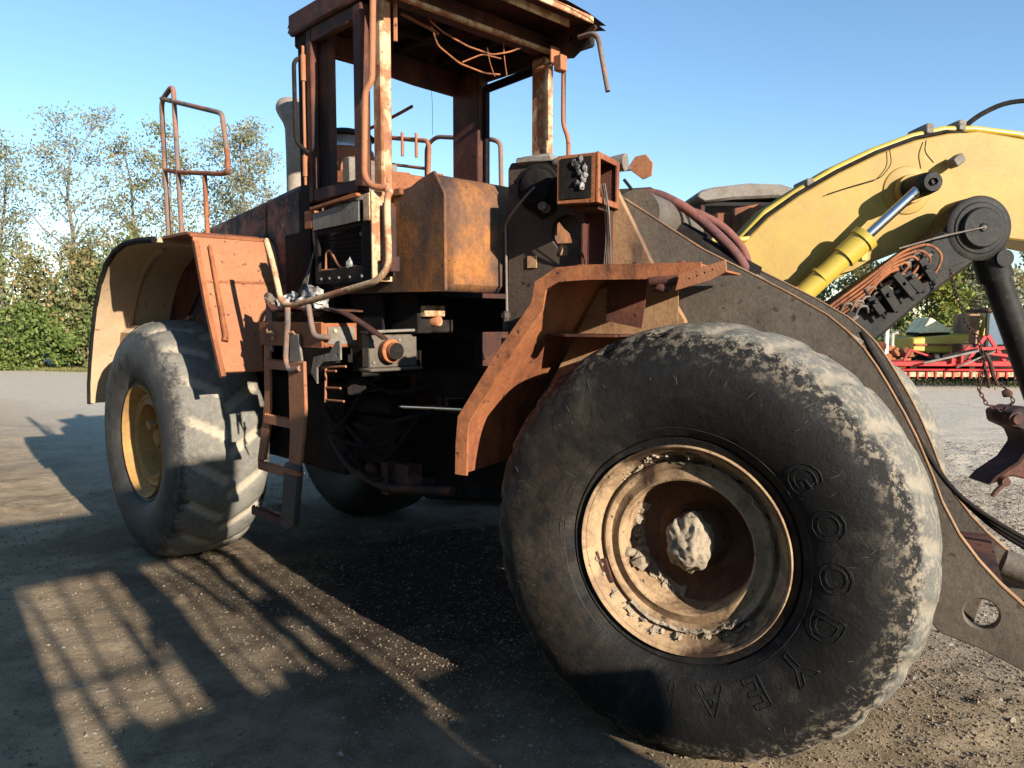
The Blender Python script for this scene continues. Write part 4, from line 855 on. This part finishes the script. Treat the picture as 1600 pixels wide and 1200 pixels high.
ob = xb(MB().box(2.0, 2.45, 7.4, 7.9, 2.35, 2.80), 'seat_box', 'rust', bevel=.01)
xs_(MB().plate([(2.14, 2.50), (2.14, 2.83), (2.38, 2.87), (2.46, 2.82), (2.46, 2.5)], 7.30, 7.38, holes=[[(2.36, 2.6), (2.36, 2.74), (2.43, 2.74), (2.43, 2.6)]]), 'seat_frame', 'rust', ob, bevel=.004)
for y in (7.2, 9.0): 
    tk = MB(); tk.plate([(-1.0, .25), (-.8, .05), (2.7, .02), (2.95, .25), (2.95, .6), (2.7, .82), (-.8, .82), (-1.0, .6)], y-.25, y+.25)
    xb(tk, 'track', 'soot', bevel=.02)
xb(MB().box(-.2, 2.2, 7.5, 8.7, .35, .99), 'undercarriage', 'soot', bevel=.02)

# ================================================================ machine behind the photographer (casts the foreground shade)
Sh = Vector((math.sin(R(SUN_AZ)), math.cos(R(SUN_AZ)), 0)); Pd = Vector((-Sh.y, Sh.x, 0))
B = empty('tracked_loader', tuple(Sh*2.3), 0); B.rotation_euler = (0, 0, math.atan2(Pd.y, Pd.x))
tag(B, 'tall tracked machine with a square cab, standing behind the photographer and shading the foreground', 'tracked loader')
def bb_(mb, name, mat, **k):
    mb.v = [(v[0], v[1], v[2]-.836 if v[2] > 1.3 else v[2]*.357) for v in mb.v]; return mb.build(name, mat, B, **k)
# local x = across the sun, y = towards the photograph's scene is negative
bb_(MB().box(-1.6, .60, -1.6, .3, .55, 2.48).box(.60, 1.70, -1.6, .29, .55, 2.655), 'body', 'ybright', bevel=.04)
bb_(MB().box(1.705, 1.80, -1.2, .3, .55, 2.40).box(1.80, 2.23, -1.0, .3, 1.2, 2.53), 'side_locker', 'rust', bevel=.02)
bb_(MB().box(-1.6, 1.66, .1, .3, 3.46, 4.05).box(-.8, 1.6, -.9, .08, 3.99, 4.04), 'guard_frame', 'ybright', bevel=.03)
bb_(MB().box(-1.5, .42, .05, .25, 2.49, 3.5), 'guard_panel', 'blackp', bevel=.01)
for x0, x1 in ((.375, .40), (.635, .66), (.835, .86), (1.235, 1.255), (1.56, 1.58), (1.83, 1.85), (.965, 1.16), (1.435, 1.46), (1.655, 1.755)): bb_(MB().box(x0, x1, .18, .28, 2.45, 3.5 if x0 > 1.5 else 3.55), 'cab_post', 'blackp', bevel=.01)
for x in (-.7, 1.5): bb_(MB().box(x, x+.08, -.85, -.78, 2.5, 4.0), 'cab_post', 'blackp', bevel=.01)
bb_(MB().box(.42, .96, .2, .24, 2.86, 2.885), 'cross_bar', 'blackp')
bb_(MB().beam((.45, .25, 3.40), (.58, .25, 2.45), .02, .035), 'wiper', 'blackp'); bb_(MB().box(.57, .70, .2, .25, 2.4, 2.70), 'cab_lamp', 'blackp', bevel=.02); bb_(MB().box(.86, .885, .2, .25, 2.85, 3.1), 'cab_lamp', 'blackp'); bb_(MB().beam((.96, .25, 3.05), (.92, .25, 2.9), .02, .05), 'cab_rod', 'blackp')
bb_(MB().beam((1.31, .25, 3.46), (1.40, .25, 3.0), .02, .05), 'cab_rod', 'blackp'); bb_(MB().lump((1.62, .2, 3.0), (.06, .05, .08), .3, 2, 3), 'cab_lamp', 'blackp'); bb_(MB().lump((1.38, .2, 2.68), (.06, .05, .04), .3, 2, 4), 'cab_lamp', 'blackp')
for y in (-1.2, .05): bb_(MB().plate([(-1.8, .3), (-1.5, .02), (1.9, .02), (2.2, .3), (2.2, .6), (1.9, .9), (-1.5, .9), (-1.8, .6)], y-.22, y+.22), 'track', 'soot', bevel=.03)

# unseen shed shape added left behind the photographer to block sky light
WS = empty('sky_blocker', (-9, -3, 0)); WS.rotation_euler = (0, 0, math.atan2(9, -11)); tag(WS, 'tall dark sky blocker in the shape of a building, added out of view left of and behind the photographer', 'sky blocker')
MB().box(-9, 7.5, .0, 7, -.1, 7.5).build('wall', 'soot', WS); MB().box(-9.3, 7.8, -.3, 7.3, 7.505, 7.8).build('roof', 'grey', WS)
for i in range(3): MB().box(-7+4.6*i, -3.6+4.6*i, -.06, -.005, .05, 4.2).build('blocker_door', 'rust_dark', WS)
# ================================================================ far yard: red harrow, yellow plant, tractor, rusty scrap
H = empty('power_harrow', (11.9, 19.6, 0)); tag(H, 'bright red folding field implement parked on the grass strip beyond the yard', 'farm implement')
def hbuild(mb, name, mat, **k):
    o = mb.build(name, mat, H, **k); o.location = o.location-Vector((11.9, 19.6, 0)); return o
hbuild(MB().box(9.3, 14.9, 19.4, 19.75, .56, .70).box(9.3, 14.9, 19.35, 19.5, .44, .50), 'beam', 'red', bevel=.02)
hbuild(MB().box(9.3, 14.9, 19.3, 19.34, .30, .42), 'guard_board', 'rust_pale')
for i in range(24): hbuild(MB().box(9.35+.23*i, 9.39+.23*i, 19.27, 19.3, .26, .43), 'guard_bracket', 'red')
for i, (xa, za, xb_, zb) in enumerate(((10.2, .7, 10.35, 1.0), (10.35, 1.0, 11.2, .72), (12.6, 1.0, 13.4, 1.15), (13.4, 1.15, 14.2, .72), (11.9, 1.1, 11.5, .7), (13.2, .7, 13.25, 1.25))):
    hbuild(MB().beam((xa, 19.42, za), (xb_, 19.42, zb), .05, .055), 'brace', 'red', bevel=.006)
for x in (10.9, 12.2, 13.9): hbuild(MB().tube([(x, 19.3, .80), (x+.12, 19.3, .80)], .10, 14), 'bearing_housing', 'blackp')
k = MB()
for i in range(36): k.tube([(9.4+.15*i, 19.5, .42), (9.4+.15*i, 19.5, .06)], .02, 5)
hbuild(k, 'tine_row', 'soot')
hbuild(MB().beam((11.9, 19.5, .68), (12.35, 19.5, 1.35), .06, .10).beam((12.9, 19.5, .68), (12.4, 19.5, 1.38), .06, .10).beam((11.75, 19.45, 1.0), (12.9, 19.45, 1.05), .06, .09).box(11.38, 11.46, 19.3, 19.42, .65, .92).box(11.62, 11.70, 19.3, 19.42, .65, .98).beam((12.4, 19.4, .9), (13.3, 19.4, .8), .08, .08).beam((13.1, 19.4, .75), (13.6, 19.4, .95), .08, .1), 'headstock', 'red', bevel=.01)
hbuild(MB().beam((10.6, 19.2, .66), (12.0, 19.2, .98), .05, .05).beam((11.4, 19.1, .55), (12.4, 19.15, .98), .04, .035), 'ram', 'grey')
hbuild(MB().beam((11.1, 19.25, .82), (12.0, 19.25, 1.0), .07, .09), 'ram_barrel', 'soot')
Yp = empty('yellow_plant', (12.5, 22, 0)); tag(Yp, 'low yellow machine with a pale peaked cover, parked behind the red implement', 'machine')
def yb(mb, name, mat, **k):
    o = mb.build(name, mat, Yp, **k); o.location = o.location-Vector((12.5, 22, 0)); return o
yb(MB().plate([(11.75, .85), (11.75, 1.25), (13.4, 1.38), (13.4, .75)], 21.9, 23.1), 'body', 'ybright', bevel=.04)
yb(MB().box(11.8, 13.3, 21.85, 21.895, 1.02, 1.08), 'stripe', 'rust')
yb(MB().plate([(12.02, 1.38), (12.30, 1.84), (12.42, 1.78), (13.02, 1.42)], 22.0, 22.9), 'peaked_cover', 'cover', bevel=.02)
yb(MB().box(12.0, 12.95, 22.1, 22.8, 1.30, 1.40).box(11.6, 13.5, 22.0, 23, .25, .76), 'chassis', 'soot', bevel=.03)
for x in (12.0, 13.1): yb(MB().tube([(x, 21.85, .33), (x, 22.1, .33)], .33, 18), 'wheel', 'soot')
yb(MB().box(13.42, 13.75, 22, 22.8, .4, 1.95), 'tower', 'tan', bevel=.02)
yb(MB().plate([(13.78, 1.2), (13.9, 1.95), (14.05, 1.9), (13.98, 1.1)], 21.9, 22.1), 'arm', 'ybright')
T = empty('tractor', (13.9, 21, 0)); tag(T, 'dark-framed tractor with pale cab glass behind the red implement, at the right edge', 'tractor')
def tb_(mb, name, mat, **k):
    o = mb.build(name, mat, T, **k); o.location = o.location-Vector((13.9, 21, 0)); return o
tb_(MB().box(13.05, 14.7, 20.6, 21.6, 1.98, 2.08), 'roof', 'rust_dark', bevel=.03)
for x in (13.1, 13.62, 13.7, 14.6): tb_(MB().box(x, x+.07, 20.65, 20.72, .9, 1.98), 'cab_pillar', 'blackp')
tb_(MB().box(13.17, 13.6, 20.68, 20.7, 1.0, 1.95), 'window', 'glass'); tb_(MB().box(13.78, 14.58, 20.68, 20.7, 1.0, 1.95), 'window', 'cloudy')
tb_(MB().box(13.1, 14.7, 20.75, 21.6, .55, 1.0).box(12.6, 13.1, 20.9, 21.4, .6, 1.1), 'body', 'rust_dark', bevel=.04)
for x in (13.5, 14.9): tb_(MB().tube([(x, 20.55, .55), (x, 20.85, .55)], .55, 24), 'wheel', 'soot')
Sc = empty('scrap_engine', (11.2, 22, 0)); tag(Sc, 'rusty brown engine scrap heaped to the left of the low yellow machine', 'scrap')
k = MB(); random.seed(8)
for i in range(16): k.lump((11.15+random.uniform(-.45, .45), 22+random.uniform(-.3, .3), .35+random.uniform(0, .65)), (.18, .18, .15), .5, 1, i)
o = k.build('heap', 'rust', Sc); o.location = (-11.2, -22, 0)
k = MB().tube([(11.2, 22, 1.0), (11.2, 22, 1.35), (11.35, 22, 1.4)], .05).box(10.95, 11.05, 21.9, 22, .3, 1.7); o = k.build('pipe', 'white', Sc); o.location = (-11.2, -22, 0)
Rt = empty('red_trailer', (-18.4, 25.5, 0)); tag(Rt, 'small red trailer end showing at the left edge in front of the bushes', 'trailer')
for nm, mt, bx_ in (('bed', 'red', (-1.2, .2, -.5, .5, .45, .75)), ('post', 'red', (.1, .2, -.5, .5, .75, .95))): MB().box(*bx_).build(nm, mt, Rt, bevel=.02)
for x in (-.8, -.1): MB().tube([(x, -.6, .25), (x, -.4, .25)], .25, 14).build('wheel', 'soot', Rt)

# ================================================================ vegetation
def leaves_mesh(name, C, size, mat, parent=None, kind=None):
    N = len(C); n1 = rng.normal(size=(N, 3)); n1[:, 2] = n1[:, 2]*.6+.2; n1 /= np.linalg.norm(n1, axis=1)[:, None]
    t = np.cross(n1, rng.normal(size=(N, 3))); t /= np.linalg.norm(t, axis=1)[:, None]; b = np.cross(n1, t)
    s = (size*rng.uniform(.55, 1.35, N))[:, None]
    V = np.stack([C-t*s, C-b*s*.55+t*s*.1, C+t*s, C+b*s*.55+t*s*.1], 1).reshape(-1, 3)
    F = np.arange(4*N).reshape(-1, 4)
    me = bpy.data.meshes.new(name); me.from_pydata(V.tolist(), [], F.tolist()); me.materials.append(M[mat])
    at = me.attributes.new('tint', 'FLOAT', 'FACE'); at.data.foreach_set('value', rng.random(N).astype(np.float32))
    o = bpy.data.objects.new(name, me); COL.objects.link(o)
    if parent: o.parent = parent
    return o
def tree(x, y, h, spread, nleaf, mat, label, seed, lsz=.07, low=.3, lean=0, group=None):
    random.seed(seed); e = empty('tree', (x, y, 0)); tag(e, label, 'tree', group)
    k = MB(); tips = []
    pts = [Vector((0, 0, -.1))]; 
    for i in range(1, 8): pts.append(Vector((lean*(i/7)**1.3+random.uniform(-.12, .12), random.uniform(-.12, .12), h*i/7.3)))
    k.tube(pts, [.02*h, .017*h, .014*h, .011*h, .008*h, .006*h, .004*h, .002*h], 7)
    nb = int(11+spread*3)
    for i in range(nb):
        f = low+(1-low)*(i+.5)/nb; p = pts[0].lerp(pts[-1], f); j = min(6, int(f*7)); p = pts[j].lerp(pts[j+1], f*7-j)
        a = i*2.4+random.uniform(-.5, .5); ln = spread*(1.15-f*.75)*random.uniform(.65, 1.2)
        q = p+Vector((math.cos(a)*ln*.5, math.sin(a)*ln*.5, ln*.45)); r_ = p+Vector((math.cos(a+.3)*ln, math.sin(a+.3)*ln, ln*random.uniform(.7, 1.1)))
        k.tube([p, q, r_], [.006*h*(1.2-f), .004*h*(1.2-f), .0015*h], 5)
        for m_ in range(5):
            t = random.uniform(.35, 1.05); c = (p.lerp(q, t*2) if t < .5 else q.lerp(r_, (t-.5)*2)); d = Vector((random.uniform(-1, 1), random.uniform(-1, 1), random.uniform(-.2, 1)))*ln*.42
            k.tube([c, c+d], [.002*h*.7, .006], 4); tips += [c+d*u for u in (.45, .75, 1.0, 1.1)]
        tips.append(r_)
    tips += [pts[-1], pts[-2]]
    k.build('trunk', 'bark', e, smooth=True)
    T_ = np.array([t[:] for t in tips]); idx = rng.integers(0, len(T_), nleaf)
    w = rng.gamma(2, .5, len(T_)); idx = rng.choice(len(T_), nleaf, p=w/w.sum())
    C = T_[idx]+rng.normal(size=(nleaf, 3))*np.array([.24, .24, .19])*(.55+spread*.22)
    leaves_mesh('crown', C, lsz, mat, e)
    return e
def bush(x, y, rx, ry, h, n, mat, label, seed, lsz=.07, name='bush', group=None):
    random.seed(seed); e = empty(name, (x, y, 0)); tag(e, label, 'bush', group)
    k = MB()
    for i in range(9):
        a = i*.7; k.tube([(0, 0, -.05), (math.cos(a)*rx*.35, math.sin(a)*ry*.35, h*.5), (math.cos(a)*rx*.6, math.sin(a)*ry*.6, h*.85)], [.05, .03, .01], 5)
    k.build('stems', 'bark', e)
    nb = 26; C = []
    for i in range(nb):
        c = np.array([random.uniform(-.8, .8)*rx, random.uniform(-.8, .8)*ry, random.uniform(.12, .85)*h]); s = random.uniform(.16, .34)*np.array([rx, ry, h])*np.array([.9, 1, .8])
        m_ = n//nb; v = rng.normal(size=(m_, 3)); v /= np.linalg.norm(v, axis=1)[:, None]
        C.append(c+v*s*rng.uniform(.6, 1.12, (m_, 1))*np.where(rng.random((m_, 1)) < .10, rng.uniform(1.0, 1.55, (m_, 1)), 1))
    C = np.concatenate(C); C[:, 2] = np.abs(C[:, 2]); C = C[C[:, 2] < h*1.1]
    leaves_mesh('foliage', C, lsz, mat, e); return e
TL = [(-21.5, 29, 8.0, 2.2, 4200, 'leaf_sparse', 'half-bare tree at the far left edge, cut by the picture frame', 0),
      (-19.3, 28, 8.1, 1.9, 3300, 'leaf_sparse', 'thin-leaved tree with a leaning trunk, second from the left edge', .8),
      (-16.6, 28.5, 9.1, 2.0, 4200, 'leaf_sparse', 'tallest sparse tree left of the loader, a bare pale trunk showing', 0),
      (-14.6, 29.5, 8.6, 1.7, 3000, 'leaf_bronze', 'slim bronze-tinged tree just left of the fender handrail', -.3),
      (-12.7, 28, 8.3, 1.8, 3600, 'leaf_bronze', 'rust-coloured tree seen inside the fender handrail', .2),
      (-9.9, 28, 8.6, 2.0, 6500, 'leaf_sparse', 'leafy grey-green tree between the handrail and the exhaust stack', 0),
      (-11.6, 31, 7.8, 1.8, 3600, 'leaf_sparse', 'pale tree standing behind the rust-coloured tree and the handrail', .2)]
for i, (x, y, h_, sp, nl, mt, lb_, ln) in enumerate(TL): tree(x, y, h_, sp, int(nl*1.1), mt, lb_, 100+i, lean=ln, lsz=.056, group='trees along the left of the yard')
BL = [(-18.8, 26.8, 2.2, 1.5, 4.5, 12000, 'leaf_green', 'olive bush on the left edge with yellowing leaves'),
      (-15.8, 27.2, 2.2, 1.5, 4.7, 12000, 'leaf_bronze', 'tall orange-tinted bush in the middle of the left bushes'),
      (-13.2, 26.8, 2.0, 1.5, 4.3, 12000, 'leaf_green', 'dark green bush directly behind the rear fender'),
      (-17.6, 25.6, 2.6, 1.2, 2.3, 13000, 'leaf_bush', 'low bright green bramble mound at the left edge'),
      (-14.6, 25.8, 1.9, 1.1, 1.8, 9000, 'leaf_bush', 'small bright green bramble mound beside the rear fender'),
      (-22.0, 27.5, 2.4, 1.6, 4.4, 6000, 'leaf_green', 'round olive bush beyond the left edge of the picture'),
      (-10.3, 27.5, 2.2, 1.5, 3.6, 6000, 'leaf_green', 'green bush hidden behind the loader hood')]
for i, (x, y, rx, ry, h_, n_, mt, lb_) in enumerate(BL): bush(x, y, rx, ry, h_, n_, mt, lb_, 200+i, lsz=.075, group='bushes along the left of the yard')
for i, x in enumerate((-7, -3.2, .8, 4.6, 8.2)): bush(x, 30, 2.4, 1.4, 2.6, 3200, 'leaf_green', ['green hedge bush hidden behind the loader cab', 'green hedge bush hidden behind the console', 'green hedge bush hidden behind the front fender', 'green hedge bush hidden behind the lift arm', 'green hedge bush hidden behind the excavator stick'][i], 230+i, lsz=.1, name='hedge_bush', group='hedge bushes hidden behind the loader')
RT_ = [(13.9, 29, 3.5, 1.4, 5000, 'leaf_bronze', 'brownish small tree left of the yellow-green one at the right'),
       (15.6, 28, 4.3, 1.5, 8000, 'leaf_yellow', 'yellow-green tree above the pale peaked cover'),
       (18.0, 29, 3.9, 1.7, 8000, 'leaf_sparse', 'grey-green tree behind the lifting chain'),
       (20.8, 29, 4.1, 1.8, 8000, 'leaf_bronze', 'reddish-topped tree at the right edge beside the black cylinder'),
       (12.2, 31, 3.2, 1.6, 4000, 'leaf_green', 'dark green tree low behind the front tyre, right of centre'),
       (23.6, 29, 4.0, 1.8, 5000, 'leaf_green', 'green tree just outside the right edge')]
for i, (x, y, h_, sp, nl, mt, lb_) in enumerate(RT_): tree(x, y, h_, sp, nl, mt, lb_, 300+i, lsz=.085, low=.1, group='trees along the right of the yard')
for i, x in enumerate((12.5, 15.5, 18.8, 22)): bush(x, 26.5, 2.0, 1.0, 1.7, 5000, 'leaf_green', ['green undergrowth behind the rusty scrap', 'green undergrowth behind the yellow machine', 'green undergrowth behind the tractor cab', 'green undergrowth past the right edge'][i], 320+i, lsz=.08, group='undergrowth at the right')
# grass
def grass(name, pts, h_, lab):
    N = len(pts); a = rng.uniform(0, 3.14, N); w = rng.uniform(.01, .022, N); hh = h_*rng.uniform(.4, 1.3, N)
    d = np.stack([np.cos(a)*w, np.sin(a)*w, np.zeros(N)], 1); tip = pts+np.stack([rng.normal(0, .04, N), rng.normal(0, .04, N), hh], 1)
    V = np.stack([pts-d, pts+d, tip], 1).reshape(-1, 3); F = np.arange(3*N).reshape(-1, 3)
    me = bpy.data.meshes.new(name); me.from_pydata(V.tolist(), [], F.tolist()); me.materials.append(M['grassm'])
    at = me.attributes.new('tint', 'FLOAT', 'FACE'); at.data.foreach_set('value', rng.random(N).astype(np.float32))
    o = bpy.data.objects.new(name, me); COL.objects.link(o); tag(o, lab, 'grass', kind='stuff')
N = 26000; px = rng.uniform(8, 22, N); py = 19.6+rng.normal(0, .5, N)+rng.exponential(2.2, N)*.9-(px-13)*.25+.6
grass('grass', np.stack([px, py, np.full(N, -.02)], 1), .10, 'short yellow-green grass strip under the red implement')
N = 22000; px = rng.uniform(-26, -6, N); py = 24.9+rng.exponential(.8, N)+.4*np.sin(px)
grass('grass', np.stack([px, py, np.full(N, -.02)], 1), .12, 'rough grass verge at the foot of the left bushes')
